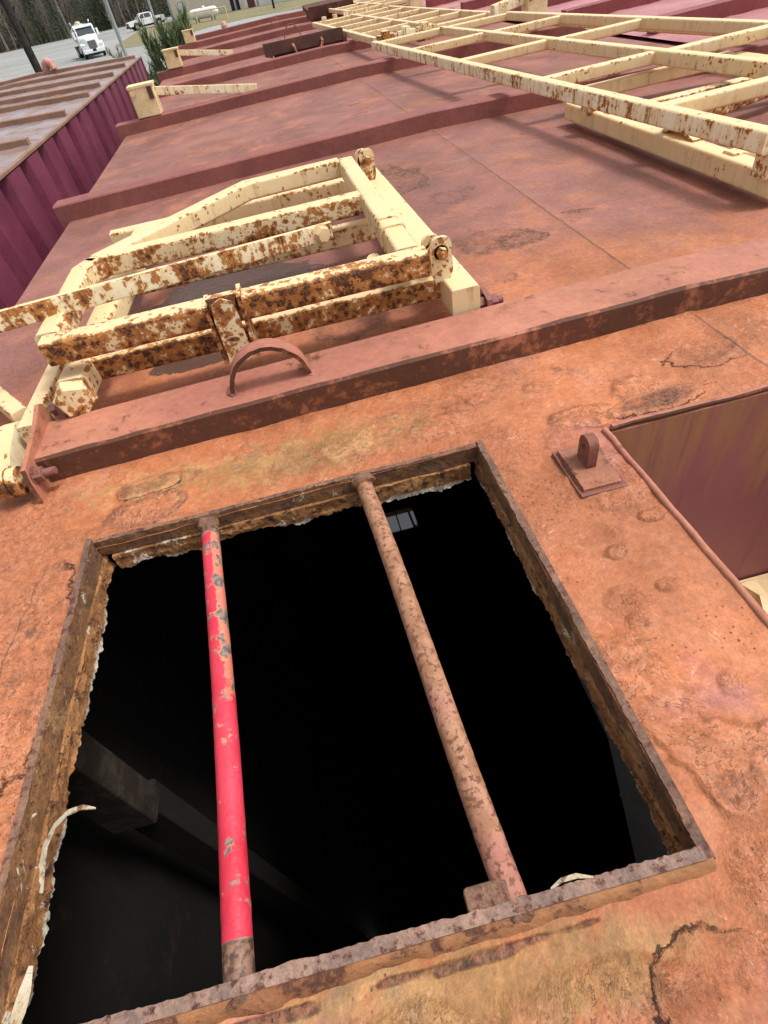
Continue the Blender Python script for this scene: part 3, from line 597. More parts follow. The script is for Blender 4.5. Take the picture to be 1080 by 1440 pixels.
# lifting ring standing on the near rib
pts = [(-.079 + .057 * math.cos(a), .716, .040 + .060 * math.sin(a)) for a in [math.pi * i / 24 for i in range(25)]]
b = B(); vs = []
for i, p in enumerate(pts):
    a = math.pi * i / 24; d = Vector((math.cos(a), 0, math.sin(a))); j = (random.random() - .5) * .001
    for r, yy in ((-.003, -.013), (.003, -.013), (.003, .013), (-.003, .013)): vs.append(Vector(p) + d * (r + j) + Vector((0, yy + j, 0)))
b.add(vs, [(i * 4 + j, i * 4 + (j + 1) % 4, (i + 1) * 4 + (j + 1) % 4, (i + 1) * 4 + j) for i in range(24) for j in range(4)] + [(0, 3, 2, 1), (96, 97, 98, 99)])
ring = obj('lifting_ring', b, 'rib', tank)
for k, xx in enumerate((-.138, -.021)): obj('weld', blob((xx, .71, .043), .008, 50 + k, (1, 1.3, .7)), 'rib', ring)
pts = [(.45 + .05 * math.cos(a), 8.54, .05 + .055 * math.sin(a)) for a in [math.pi * i / 14 for i in range(15)]]
obj('lifting_ring', B().pipe(pts, .005, 8), 'rib_far', tank)
# gusset plate at the end of the near rib with its pivot bolt
gp = obj('gusset_plate', B().prism([(.628, -.005), (.634, .026), (.642, .044), (.735, .056), (.772, .066), (.782, .06), (.785, .0), (.70, -.005)], 'x', -.428, -.4215), 'rib', tank)
def bolt(parent, c, d, L, r=.0105, mat='bolt', washer=True):
    c = Vector(c); d = Vector(d).normalized(); b = B()
    b.lathe([(0, r), (r * 1.1, r), (r * 1.15, r * .9)], c, d, 6); b.lathe([(-.002, r * 1.25), (0, r * 1.25)], c, d, 16); b.lathe([(r * 1.1, r * .55), (L, r * .55), (L + .001, r * .4)], c, d, 12)
    return obj('bolt', b, mat, parent)
bolt(gp, (-.4210, .652, .026), (1, .05, 0), .028)
# vent pipe at the far end of our tank, second hatch with its lid swung open
obj('vent_pipe', B().pipe([(-.157, 9.97, -.05), (-.157, 9.97, .07), (-.162, 9.975, .095), (-.17, 9.98, .105)], .042, 14, [1, 1, .85, .5]), 'pink_pipe', tank)
h2 = B()
for (a, c, d_, e) in ((H2[0] - .012, H2[0], H2[2] - .012, H2[3] + .012), (H2[1], H2[1] + .012, H2[2] - .012, H2[3] + .012)): h2.box(a, c, d_, e, -.05, .05)
for (d_, e) in ((H2[2] - .012, H2[2]), (H2[3], H2[3] + .012)): h2.box(H2[0], H2[1], d_, e, -.05, .048)
obj('hatch_rim', h2, 'lid', tank)
obj('hatch_bar', B().pipe([(.50, H2[2], .0), (.50, H2[3], .0)], .0105, 10), 'bar_rust', tank)
lid = obj('hatch_lid', B().box(-.25, .25, -.005, .44, -.015, -.0).box(-.25, .25, -.012, 0, -.02, .050, bev=.004).box(-.24, .24, .006, .02, -.055, -.02).box(-.25, .25, .44, .452, -.03, .045).box(-.258, -.25, -.012, .452, -.03, .045).box(.25, .258, -.012, .452, -.03, .045), 'lid', tank, local=True)
lid.location = Vector((.44, 4.90, .085)) - ORG[tank.name]; lid.rotation_euler = (R_(-3), 0, R_(4))
obj('lid_handle', B().pipe([(-.10, -.015, .015), (-.10, -.05, .0), (-.09, -.06, -.035), (.08, -.06, -.035), (.1, -.05, .0), (.1, -.015, .015)], .009, 10), 'rib', lid, local=True)
obj('lid_handle', B().pipe([(-.12 + .06 * (1 - math.cos(a)), .2, .03 + .09 * math.sin(a)) for a in [math.pi * i / 12 for i in range(13)]], .0035, 8), 'bolt', lid, local=True)
obj('hinge_spring', B().pipe([(.17, .40, -.01), (.22, .45, .0), (.26, .47, -.02), (.29, .46, -.06)], .018, 8), 'flake_white', lid, local=True)
lid2 = obj('hatch_lid', B().box(-.25, .25, -.2, .2, -.02, .02).box(-.25, .25, -.22, -.2, -.05, .05).box(-.22, .22, -.2, .2, -.09, -.02), 'lid', tank, local=True)
lid2.location = Vector((1.03, 8.15, .12)) - ORG[tank.name]; lid2.rotation_euler = (R_(6), 0, R_(3))
# stiffener post hanging under the roof at the left of the hatch, ladder stile below it
post = obj('roof_stiffener', B().tube([(-.505, .40, -.03), (-.50, .385, -.50)], .075, .055, r=.004, up=Vector((0, 1, 0))), 'post_rust', tank)
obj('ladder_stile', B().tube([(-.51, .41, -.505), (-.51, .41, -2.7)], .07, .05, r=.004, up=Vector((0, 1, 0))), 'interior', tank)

# ================================================================== STAIR in the recess
stair = thing('stair', 'cream steel stair with open grip treads sunk in the recess at right', 'stair', (.62, .2, -1.3))
def tread(y0, y1, z):
    b = B(); x0, x1 = .335, .91; nx, ny = 9, 3; px = (x1 - x0) / nx; py = (y1 - y0) / ny
    for j in range(ny):
        for i in range(nx):
            sx = x0 + i * px; sy = y0 + j * py; cx, cy = sx + px / 2, sy + py / 2
            o = [(sx, sy), (cx, sy), (sx + px, sy), (sx + px, cy), (sx + px, sy + py), (cx, sy + py), (sx, sy + py), (sx, cy)]
            h = [(cx - px * .14, cy - py * .2), (cx, cy - py * .43), (cx + px * .12, cy - py * .22), (cx + px * .22, cy), (cx + px * .14, cy + py * .2), (cx, cy + py * .43), (cx - px * .12, cy + py * .22), (cx - px * .22, cy)]
            vs = [(p[0], p[1], z) for p in o] + [(p[0], p[1], z + .004 * (1 + .4 * (q % 2))) for q, p in enumerate(h)] + [(p[0], p[1], z - .02) for p in h]
            b.add(vs, [(q, (q + 1) % 8, 8 + (q + 1) % 8, 8 + q) for q in range(8)] + [(8 + q, 8 + (q + 1) % 8, 16 + (q + 1) % 8, 16 + q) for q in range(8)])
    b.box(x0, x1, y0, y1, z - .034, z - .030)
    b.box(x0, x1, y0 - .004, y0, z - .04, z + .001); b.box(x0, x1, y1, y1 + .004, z - .04, z + .001); return b
for (y0, y1, z) in ((.255, .462, -.425), (.02, .252, -.66), (-.22, .012, -.9)):
    obj('tread', tread(y0, y1, z), 'cream_clean', stair, smooth=0)
ST = [(.465, -.40), (.465, -.465), (.28, -.49), (-.33, -1.15), (-.33, -1.05), (.28, -.40)]
for xx in (.320, .914): obj('stringer', B().prism(ST, 'x', xx, xx + .008), 'cream', stair)

# ================================================================== FOLDED GUARD RAIL on the left
T = .036
gr = thing('folded_guardrail', 'cream rust spotted guardrail folded flat on the roof just beyond the open hatch', 'guardrail', (-.1, .79, .0), 'guardrails folded down on the roof')
zl, zu = .062, .121
lf = obj('lower_frame', B().tube([(-.372, .79, zl), (-.338, 1.495, zl)], .045, .042, .009), 'cream', gr)
obj('cross_rail', B().tube([(-.36, .858, zl), (.214, .858, zl)], T, T), 'cream_rusty', lf)
obj('cross_rail', B().tube([(-.36, 1.18, zl), (.214, 1.18, zl)], T, T), 'cream_worn', lf)
obj('cross_rail', B().tube([(-.42, 1.515, zl), (.214, 1.515, zl)], T, T), 'cream', lf)
obj('side_rail', B().tube([(.236, .775, zl), (.228, 1.53, zl)], .044, .042, .004), 'cream', lf)
def clevis(parent, x, y, z, s=1):
    b = B(); b.prism([(y - .03, z - .028), (y + .03, z - .028), (y + .028, z + .012), (y + .008, z + .018), (y - .022, z + .012)], 'x', x - .004, x + .004)
    o = obj('clevis', b, 'bolt', parent); bolt(o, (x + .004 * s, y - .004, z), (s, 0, 0), .022, .0115); bolt(o, (x - .004 * s, y - .004, z), (-s, 0, 0), .012, .0115); return o
clevis(gr, .272, .792, .046); clevis(gr, -.398, .79, .046, 1)
obj('end_plug', B().lathe([(0, .030), (.012, .030), (.02, .024)], (-.373, .782, .058), (.25, -1, 0), 6), 'cream_worn', lf)
uf = obj('upper_frame', B().tube([(-.385, .813, zu), (.188, .813, zu)], .037, .037, .008), 'cream_rusty', gr)
obj('side_rail', B().tube([(.165, .833, zu), (.165, 1.435, zu)], .036, .036), 'cream', uf)
obj('cross_rail', B().tube([(-.37, 1.122, zu), (-.355, 1.14, zu), (.148, 1.155, zu)], T, T), 'cream_worn', uf)
obj('side_rail', B().tube([(-.384, .833, zu), (-.384, 1.10, zu), (-.366, 1.132, zu)], T, T, .008), 'cream_worn', uf)
obj('diagonal_brace', B().tube([(-.362, 1.138, zu + .001), (-.07, 1.425, zu), (.148, 1.44, zu)], T, T), 'cream', uf)
obj('side_collar', B().tube([(.165, .93, zu), (.165, .955, zu)], .042, .042, .009), 'cream', uf); obj('side_collar', B().tube([(.165, .975, zu), (.165, 1.0, zu)], .040, .041, .009), 'cream', uf)
obj('hook', B().pipe([(.125, .93, .10), (.128, .935, .075), (.118, .94, .058), (.105, .945, .068)], .011, 10), 'cream', gr)
def lugplate(parent, x, y, z0, z1, wx=.034, mat='cream'):
    b = plate_hole([(x - wx / 2, z0), (x + wx / 2, z0), (x + wx / 2, z1 - .008), (x + wx / 2 - .008, z1), (x - wx / 2 + .008, z1), (x - wx / 2, z1 - .008)],
                   [(x + .005 * math.cos(a), z1 - .022 + .005 * math.sin(a)) for a in [2 * math.pi * i / 12 for i in range(12)]], 'y', y, y + .007)
    o = obj('hinge_lug', b, mat, parent); bolt(o, (x, y, z1 - .022), (0, -1, 0), .011, .009, 'cream_rusty'); return o
for y in (.822, 1.432):
    lugplate(gr, .214, y, .080, .146, mat='cream_worn'); lugplate(gr, .207, y + .028, .080, .142, .03, 'cream_worn')
obj('hinge_strap', B().sweep([(-.118, .788, .133), (-.118, .791, .146), (-.118, .80, .146)], [(-.017, -.004), (.017, -.004), (.017, .004), (-.017, .004)]), 'cream_rusty', gr)
cl = obj('hinge_strap', plate_hole([(-.137, .05), (-.101, .05), (-.101, .13), (-.106, .148), (-.132, .148), (-.137, .13)], [(-.119 + .008 * math.cos(a), .085 + .005 * math.sin(a)) for a in [2 * math.pi * i / 12 for i in range(12)]], 'y', .784, .792), 'cream_worn', gr)
obj('hinge_strap', B().box(-.096, -.090, .785, .832, .05, .145), 'cream_rusty', gr); obj('hinge_strap', B().box(-.146, -.14, .785, .832, .05, .14), 'cream_rusty', gr)
# the loose swing bar lying over the frame
br = obj('swing_bar', B().tube([(.075, 1.068, .112), (-.62, .815, .168)], .010, .030, .003, 2), 'cream_bar', gr)
bolt(br, (.055, 1.054, .115), (.34, -.94, 0), .012, .013, 'cream', False)
# ---- second guard rail, hinged on the outer side of the gusset and mostly out of frame
g2 = thing('folded_guardrail', 'cream guardrail end with rust runs hinged at the left end of the near rib', 'guardrail', (-.47, .66, 0), 'guardrails folded down on the roof')
obj('side_rail', B().tube([(-.444, .742, .036), (-.442, 1.03, .034)], .026, .032, .003), 'cream_worn', g2)
obj('cross_rail', B().tube([(-.47, .80, .034), (-.69, 1.10, .045)], .026, .030, .004), 'cream', g2)
obj('hinge_box', B().prism([(.685, .010), (.76, .012), (.785, .040), (.765, .048), (.71, .036), (.688, .026)], 'x', -.492, -.466), 'cream_run', g2)
obj('hinge_plate', B().box(-.446, -.440, .69, .76, -.003, .03), 'bolt', g2)
b = B(); b.lathe([(0, .017), (.03, .017)], (-.49, .652, .024), (1, 0, 0), 16); b.lathe([(.03, .021), (.036, .021)], (-.49, .652, .024), (1, 0, 0), 16); b.lathe([(.038, .020), (.050, .020)], (-.49, .652, .024), (1, 0, 0), 16)
obj('pivot_sleeve', b, 'cream_rusty', g2)

# ================================================================== LONG FOLDED RAIL PANELS on the right
pa = thing('folded_handrail_panel', 'near long cream handrail panel lying folded at the right, above a low support frame', 'guardrail', (1.2, 2.3, 0), 'long handrail panels folded down on the right')
def X_at(x15, y, k=.052): return x15 - k * (y - 1.5)
def panel(p, xs, y0, y1, z0, z1, rung_rows, w=.036, mats=('cream_run', 'cream', 'cream_clean')):
    zf = lambda y: z0 + (z1 - z0) * (y - y0) / (y1 - y0)
    for k, x in enumerate(xs):
        obj('long_rail', B().tube([(X_at(x, y0), y0, zf(y0)), (X_at(x, y1), y1, zf(y1))], w, w), mats[k % 3], p)
    for k, rows in enumerate(rung_rows):
        for j, y in enumerate(rows):
            a = X_at(xs[k], y) + w / 2 - .001; c = X_at(xs[k + 1], y) - w / 2 + .001
            obj('rung', B().tube([(a, y - .01, zf(y) - .002), (c, y + .01, zf(y) - .002)], w - .003, w - .003), ('cream_clean', 'cream')[j % 2], p)
panel(pa, [.850, 1.243, 1.63], .985, 3.93, .112, .092, [[1.35, 1.93, 2.63, 3.28, 3.91], [1.3, 1.93, 2.62, 3.28, 3.91]])
sup = obj('support_rail', B().tube([(.905, .96, .042), (.905, 1.83, .042)], .045, .042, .006), 'cream_clean', pa)
obj('support_rail', B().tube([(1.50, .96, .046), (1.50, 1.95, .046)], .045, .042, .006), 'cream', pa)
for y, m in ((1.95, 'cream_clean'), (1.62, 'cream_worn'), (1.12, 'cream')):
    obj('cross_rail', B().tube([(.9 if y < 1.9 else .94, y, .050), (1.48, y, .056)], T, T), m, sup)
obj('diagonal_brace', B().tube([(1.05, 1.46, .052), (1.47, 1.60, .056)], T, T), 'cream_rusty', sup)
for y in (1.0, 1.70): obj('standoff', B().box(.872, .882, y - .03, y + .012, .055, .1).box(.868, .905, y - .034, y - .028, .058, .098), 'cream_worn', pa)
obj('bracket', B().sweep([(.93, 1.24, .064), (.93, 1.30, .084), (.93, 1.36, .064)], [(-.03, -.003), (.03, -.003), (.03, .003), (-.03, .003)]), 'cream_worn', pa)
obj('support_rail', B().tube([(1.76, 1.3, .085), (1.58, 3.5, .075)], .04, .04), 'cream', pa)
for k, x in enumerate((.80, .92, 1.03)): obj('hinge_bracket', B().box(x - .05, x + .05, 3.955, 3.99, .06, .125, bev=.004).box(x - .02, x + .02, 3.94, 4.02, .10, .14, bev=.004), ('cream_rusty', 'cream_run', 'cream_worn')[k], pa)
pb = thing('folded_handrail_panel', 'farther cream handrail panel with many rungs beyond the near panel', 'guardrail', (1.2, 5.3, 0), 'long handrail panels folded down on the right')
def X_at(x15, y, k=.036): return x15 - k * (y - 4.2)
panel(pb, [.765, 1.12, 1.47], 4.10, 6.55, .092, .082, [[4.15, 4.62, 5.05, 5.5, 6.0, 6.5], [4.15, 4.62, 5.05, 5.55, 6.05, 6.5]], .034, ('cream', 'cream_clean', 'cream'))
obj('long_rail', B().tube([(1.44, 4.0, .12), (1.72, 4.05, .15)], .05, .05), 'cream_run', pb)
for k in range(5): obj('hinge_bracket', B().box(.76 + .1 * k, .80 + .1 * k, 6.53, 6.58, .05, .12, bev=.004), ('cream_run', 'cream_worn')[k % 2], pb)
pc = thing('folded_handrail_panel', 'farthest pale handrail panel at the top edge of the picture', 'guardrail', (1.4, 7.6, 0), 'long handrail panels folded down on the right')
def X_at(x15, y, k=.03): return x15 - k * (y - 7)
panel(pc, [1.05, 1.36, 1.66], 6.75, 8.6, .095, .085, [[6.8, 7.3, 7.8, 8.5], [6.8, 7.3, 7.8, 8.5]], .034, ('cream', 'cream', 'cream_clean'))

# ================================================================== POSTS: box socket and swing arm on the roof edges
def edge_post(x, y, label, armlen, mir=1, hz=.125, zb=.045):
    t = thing('guardrail_post', label, 'post', (x, y, zb), 'socket boxes for guardrails along the roof edges')
    bx = obj('socket_box', B().box(-.06, .06, -.05, .05, 0, hz, bev=.006), 'cream_orange', t, local=True)
    obj('cap_plate', B().box(-.064, .064, -.054, .054, hz - .006, hz + .004), 'cream_orange', bx, local=True)
    obj('slot', B().box(.030 * mir, .052 * mir, -.058, -.051, hz * .55, hz * .95), 'lid', bx, local=True)
    b = B().lathe([(0, .011), (.008, .011)], (-.045 * mir, -.05, hz * .78), (0, -1, 0), 8); obj('bolt', b, 'cream', bx, local=True)
    if armlen: obj('swing_arm', B().tube([(.06 * mir, .0, hz * .72), (.06 * mir + armlen, .02, .012)], .014, .036, .003, 2), 'cream_run', t, local=True)
    return t
edge_post(-.535, 3.58, 'ochre socket box with long arm on third roof rib, nearest of the left row', .50)
edge_post(-.56, 5.90, 'ochre socket box with shorter arm, middle one of the left row', .42, 1, .115)
edge_post(-.555, 8.55, 'small ochre socket box without arm at the far end of the left row', 0, 1, .11)
edge_post(1.70, 4.02, 'cream socket box behind the near handrail panel at right roof edge', 0, -1, .16)
edge_post(1.64, 6.6, 'cream socket box at right roof edge beyond the middle panel', 0, -1, .14)
edge_post(1.22, 8.62, 'ochre upright socket box beside the far hatch lid', 0, -1, .2)

# ================================================================== NEIGHBOUR TANKS
def tank_shell(t, x0, x1, y0, y1, f, rib_y, rmat, ribmat, rx0, rx1, wmat='wall_left', ribh=.06, ribw=.06):
    n = 40; b = B(); xs = [x0 + (x1 - x0) * i / n for i in range(n + 1)]; m = 30; vs = []
    for j in range(m + 1):
        for x in xs: vs.append((x, y0 + (y1 - y0) * j / m, f(x) + .006 * (random.random() - .5)))
    b.add(vs, [(j * (n + 1) + i, j * (n + 1) + i + 1, (j + 1) * (n + 1) + i + 1, (j + 1) * (n + 1) + i) for j in range(m) for i in range(n)])
    obj('roof', b, rmat, t)
    for y in rib_y: obj('rib', crowned_bar(rx0 + .01 * random.random(), rx1 - .03 * random.random(), y, y + ribw, ribh, xc=(x0 + x1) / 2, f=f, wob=.001), ribmat, t)
    obj('side_wall', wall_strip(corr(y0, y1, x0, .05, -1), GZ + .2, f(x0) - .012), wmat, t)
    obj('side_wall', wall_strip(corr(y0, y1, x1, .05, 1), GZ + .2, f(x1) - .012), wmat, t)
    obj('end_wall', B().box(x0 + .055, x1 - .055, y1 - .01, y1, GZ + .2, f(x0) - .004), wmat, t); obj('end_wall', B().box(x0 + .055, x1 - .055, y0, y0 + .01, GZ + .2, f(x0) - .004), wmat, t)
    obj('skid_base', B().box(x0 + .1, x0 + .3, y0 + .05, y1 - .05, GZ, GZ + .2).box(x1 - .3, x1 - .1, y0 + .05, y1 - .05, GZ, GZ + .2), wmat, t)
lt = thing('storage_tank', 'plum corrugated tank with lavender grey ribbed roof at the left', 'tank', (-2.43, 4, GZ))
fl = lambda x: -.025 * abs(x + 2.43) + .03
tank_shell(lt, -3.65, -1.205, -1.5, 8.95, fl, [2.0, 2.95, 3.87, 4.81, 5.68, 6.28, 7.05, 7.9, 8.8], 'roof_left', 'rib_left', -3.6, -1.25, ribh=.032, ribw=.045)
obj('edge_trim', B().tube([(-1.212, -1.5, fl(-1.2)), (-1.212, 8.95, fl(-1.2))], .022, .016, .003), 'rib_left', lt)
vp = obj('vent_pipe', B().pipe([(-2.30, 8.86, .0), (-2.30, 8.86, .07), (-2.285, 8.85, .115), (-2.245, 8.83, .135), (-2.21, 8.82, .115), (-2.195, 8.815, .06)], .042, 14), 'pink_pipe', lt)
rt = thing('storage_tank', 'pink faded ribbed tank roof behind the handrail panels at upper right', 'tank', (3.05, 4, GZ))
fr = lambda x: -.02 * abs(x - 3.05) + .02
tank_shell(rt, 1.825, 4.27, -1.5, 10.2, fr, [.6, 1.35, 2.1, 3.0, 3.95, 4.9, 5.9, 7.0, 8.2, 9.4], 'roof_right', 'rib_right', 1.86, 4.24, ribh=.06, ribw=.07)

# ================================================================== GROUND, GRASS, FOREST
def ground_sheet():
    b = B(); b.add([(-1200, -600, GZ), (1200, -600, GZ), (1200, 1800, GZ), (-1200, 1800, GZ)], [(0, 1, 2, 3)]); return b
tag(obj('gravel_yard', ground_sheet(), 'gravel', smooth=0), None, None, None, 'structure')
def poly(name, pts, z, mat, label=None):
    return tag(obj(name, B().add([(p[0], p[1], z) for p in pts], [tuple(range(len(pts)))]), mat, smooth=0), None, None, None, 'structure')
poly('grass_verge', [(-16.5, 101), (-13.5, 91), (-10, 88), (-7, 92), (-3, 98), (2, 99.5), (8, 96), (14, 90), (22, 88), (60, 90), (60, 150), (-18, 150)], GZ + .02, 'grass')
poly('forest_floor', [(-200, 150), (-62, 191), (-45, 193), (-26, 191), (20, 192), (200, 196), (300, 420), (-300, 420)], GZ + .03, 'litter')
def bare_tree(h, seed, lean=0, pale=False):
    rs = random.Random(seed); trunk = B(); crown = B(); pts = []; x = y = 0
    for i in range(8):
        pts.append((x, y, h * i / 7)); x += rs.uniform(-.12, .12) + lean * .1; y += rs.uniform(-.1, .1)
    trunk.pipe(pts, .16 + .008 * h, 6, [1 - .11 * i for i in range(8)])
    for k in range(46):
        t = rs.uniform(.06, 1) ** .9; z = t * h; p = Vector(pts[min(7, int(t * 7))]); p.z = z; a = rs.uniform(0, 6.283); L = rs.uniform(.8, 2.6) * (1.15 - .6 * t) * (.7 if z < 3 else 1)
        q = p + Vector((math.cos(a) * L * .55, math.sin(a) * L * .55, L * .5)); r = q + Vector((math.cos(a + rs.uniform(-.6, .6)) * L * .4, math.sin(a) * L * .4, L * rs.uniform(.35, .8)))
        crown.pipe([p, q, r], .045, 3, [1, .7, .3], caps=False)
        for s in range(4):
            o = q.lerp(r, rs.random()); e = o + Vector((rs.uniform(-.5, .5), rs.uniform(-.5, .5), rs.uniform(.3, 1.0))); crown.pipe([o, e], .018, 3, [1, .5], caps=False)
    return trunk, crown
def pine_tree(h, seed, leafn=900, base=.06, wd=.24):
    rs = random.Random(seed); trunk = B().pipe([(0, 0, 0), (.05, .02, h * .5), (0, 0, h)], .14 + .006 * h, 6, [1, .65, .1]); crown = B()
    for k in range(leafn):
        t = base + (1 - base) * rs.random() ** 1.1; r = wd * h * (1.02 - t) * rs.uniform(.25, 1) + .1; a = rs.uniform(0, 6.283) ; whorl = .5 + .5 * math.sin(t * 60 + a * 2)
        c = Vector((math.cos(a) * r * (.7 + .3 * whorl), math.sin(a) * r * (.7 + .3 * whorl), t * h - .12 * r)); s = rs.uniform(.15, .38)
        d = Vector((math.cos(a), math.sin(a), rs.uniform(-.1, .9))).normalized(); e = d.cross(Vector((rs.uniform(-1, 1), rs.uniform(-1, 1), 1))).normalized()
        crown.add([c - d * s, c + e * s * .38, c + d * s * 1.2, c - e * s * .38], [(0, 1, 2, 3)])
    return trunk, crown
protos = []
for i in range(5):
    t = thing('bare_tree', 'leafless grey trunked tree at the wood edge', 'tree', (0, 0, 0), 'trees at the edge of the wood')
    a, c = bare_tree(13 + i, 100 + i, lean=.3 * (i - 2)); obj('trunk', a, 'bark_pale' if i == 1 else 'bark', t, local=True); obj('crown', c, 'twig', t, local=True); protos.append((t, 'bare'))
for i in range(3):
    t = thing('pine_tree', 'green pine tree standing at the wood edge', 'tree', (0, 0, 0), 'pines at the edge of the wood')
    a, c = pine_tree(9 + 2 * i, 200 + i, 1100, .05); obj('trunk', a, 'bark', t, local=True); obj('crown', c, 'pine', t, local=True); protos.append((t, 'pine'))
rs = random.Random(5); k = 0
for i in range(112):
    y = 192.5 + 11 * rs.random() ** 1.3; x = -74 + 68 * (i + rs.random() * .9) / 112; kind = 5 + rs.randrange(3) if rs.random() < (.42 if -50 < x < -32 else .2) else rs.randrange(5)
    p = protos[kind][0]; o = p if 'used' not in p else copy_tree(p)
    if o is p: p['used'] = 1
    o.location = (x, y, GZ); o.rotation_euler = (0, 0, rs.uniform(0, 6.28)); s = rs.uniform(.8, 1.2); o.scale = (s, s, s)
    o['label'] = 'leafless grey trunked tree at the wood edge' if kind < 5 else 'green pine tree standing at the wood edge'
for p, _ in protos:
    if 'used' in p: del p['used']
for o in list(COL.objects):
    if 'used' in o: del o['used']
# the depth of the wood behind them
fw = B(); rs = random.Random(9)
for i in range(900):
    x = rs.uniform(-110, 40); y = rs.uniform(204, 245); h = rs.uniform(10, 17); r = rs.uniform(.08, .2); lx = rs.uniform(-.6, .6)
    fw.pipe([(x, y, GZ), (x + lx, y, GZ + h * .5), (x + 1.6 * lx, y, GZ + h)], r, 4, [1, .75, .3], caps=False)
    for q in range(9):
        z = GZ + rs.uniform(.4, h); a = rs.uniform(0, 6.28); L = rs.uniform(1, 3); fw.pipe([(x, y, z), (x + math.cos(a) * L * .6, y + math.sin(a) * L * .6, z + L * .8)], .05, 3, [1, .4], caps=False)
tag(obj('far_wood', fw, 'bark', smooth=0), None, None, None, 'stuff')
us = B()
for i in range(11000):
    x = rs.uniform(-110, 40); y = rs.uniform(200, 245); z = GZ + 9 * rs.random() ** 1.6; s = rs.uniform(.15, .5); d = Vector((rs.uniform(-1, 1), rs.uniform(-1, 1), rs.uniform(-.3, 1))).normalized(); e = d.cross(Vector((.3, .9, .2))).normalized(); c = Vector((x, y, z))
    us.add([c - d * s, c + e * s * .45, c + d * s, c - e * s * .45], [(0, 1, 2, 3)])
tag(obj('undergrowth', us, 'pine', smooth=0), None, None, None, 'stuff')
us = B()
for i in range(24000):
    x = rs.uniform(-110, 40); y = rs.uniform(193, 245); z = GZ + 8 * rs.random() ** 2; s = rs.uniform(.2, .6); d = Vector((rs.uniform(-.5, .5), rs.uniform(-.5, .5), 1)).normalized(); e = d.cross(Vector((.3, .9, .2))).normalized(); c = Vector((x, y, z))
    us.add([c - d * s, c + e * s * .2, c + d * s, c - e * s * .2], [(0, 1, 2, 3)])
tag(obj('brushwood', us, 'twig', smooth=0), None, None, None, 'stuff')

# young pine showing between the tank ends, a weed by the light pole
def sapling(name, label, loc, h, spread, n, seed, mat='pine_near', fs=.09):
    t = thing(name, label, 'shrub' if name != 'young_pine' else 'tree', loc); rs = random.Random(seed); tr = B().pipe([(0, 0, 0), (0, 0, h * .55), (.03, 0, h * .92)], .05, 7, [1, .7, .3]); cr = B()
    for k in range(n):
        tt = rs.uniform(.25, .9); p = Vector((0, 0, h * tt)); a = rs.uniform(0, 6.283); L = spread * (1.15 - tt * .75) * rs.uniform(.5, 1.1)
        pts = [p, p + Vector((math.cos(a) * L * .6, math.sin(a) * L * .6, L * .12)), p + Vector((math.cos(a) * L * .9, math.sin(a) * L * .9, L * .45)), p + Vector((math.cos(a) * L, math.sin(a) * L, L * .45 + spread * .28))]
        tr.pipe(pts, .012, 4, [1, .8, .6, .3])
        for q in range(46):
            u = rs.random() ** .7 * 2.999; i = int(u); o = pts[i].lerp(pts[i + 1], u - i); d = ((pts[i + 1] - pts[i]).normalized() + Vector((rs.uniform(-1, 1), rs.uniform(-1, 1), rs.uniform(-.2, 1.1))) * .75).normalized()
            s = fs * rs.uniform(.7, 1.3); e = d.cross(Vector((rs.uniform(-1, 1), rs.uniform(-1, 1), rs.uniform(-1, 1)))).normalized() * s * .11
            cr.add([o - e, o + e, o + d * s * 1.6], [(0, 1, 2)])
    obj('trunk', tr, 'bark', t, local=True); obj('crown', cr, mat, t, local=True, smooth=0); return t
sapling('young_pine', 'young green pine with upright shoots growing beyond the tank ends', (-1.16, 12.4, GZ), 3.2, .9, 210, 3, 'pine_near', .13)
sapling('weedy_shrub', 'small weedy shrub at the foot of the pale light pole', (-4.75, 28.6, GZ), 2.55, .55, 26, 8)

# ================================================================== POLES
def pole(name, label, x, y, r, h, mat, lean=0):
    t = thing(name, label, 'pole', (x, y, GZ)); obj('shaft', B().pipe([(0, 0, 0), (lean * .5, 0, h * .5), (lean, 0, h)], r, 14, [1, .93, .85]), mat, t, local=True); return t
pole('utility_pole', 'thick dark wooden utility pole at upper left beyond the plum tank', -8.85, 33, .17, 11, 'creo', -.25)
pole('light_pole', 'pale galvanised steel pole beside the white truck', -5.06, 33, .085, 10, 'galv')
pole('steel_pole', 'thin grey pole rising behind the young pine', -6.10, 60, .10, 10, 'galv')
pole('bollard_pole', 'black post on the grass right of the metal building', 6.1, 111, .16, 5, 'creo')

# ================================================================== BUILDING
bd = thing('metal_building', 'beige metal sided building with pale blue door at upper left', 'building', (-5, 140, GZ))
A0 = Vector((-11.2, 143.5, GZ)); A1 = Vector((2.4, 134.5, GZ)); A2 = Vector((26, 119, GZ)); dx = (A1 - A0).normalized(); nrm = Vector((-dx.y, dx.x, 0))
if nrm.y < 0: nrm = -nrm
def face(p, q, z0, z1, depth, ribs):
    b = B(); L = (q - p).length; d = (q - p).normalized(); m = Vector((-d.y, d.x, 0)); m = -m if m.y > 0 else m; prof = []; s = 0
    while s < L:
        for t, k in ((0, 0), (.2, 0), (.24, 1), (.28, 1), (.32, 0)):
            if s + t < L: prof.append(p + d * (s + t) + m * (.04 * k))
        s += .32
    prof.append(q); n = len(prof)
    b.add([(v.x, v.y, z0) for v in prof] + [(v.x, v.y, z1) for v in prof], [(i, i + 1, n + i + 1, n + i) for i in range(n - 1)]); return b
obj('wall', face(A0, A1, GZ, GZ + 5, 0, 1), 'metal_wall', bd)
obj('wall', face(A1 + nrm * .02, A2, GZ, GZ + 4.4, 0, 1), 'metal_wall2', bd)
obj('wall', face(A0 + nrm * 14 - dx * .01, A0 - dx * .01, GZ, GZ + 5, 0, 1), 'metal_wall', bd)
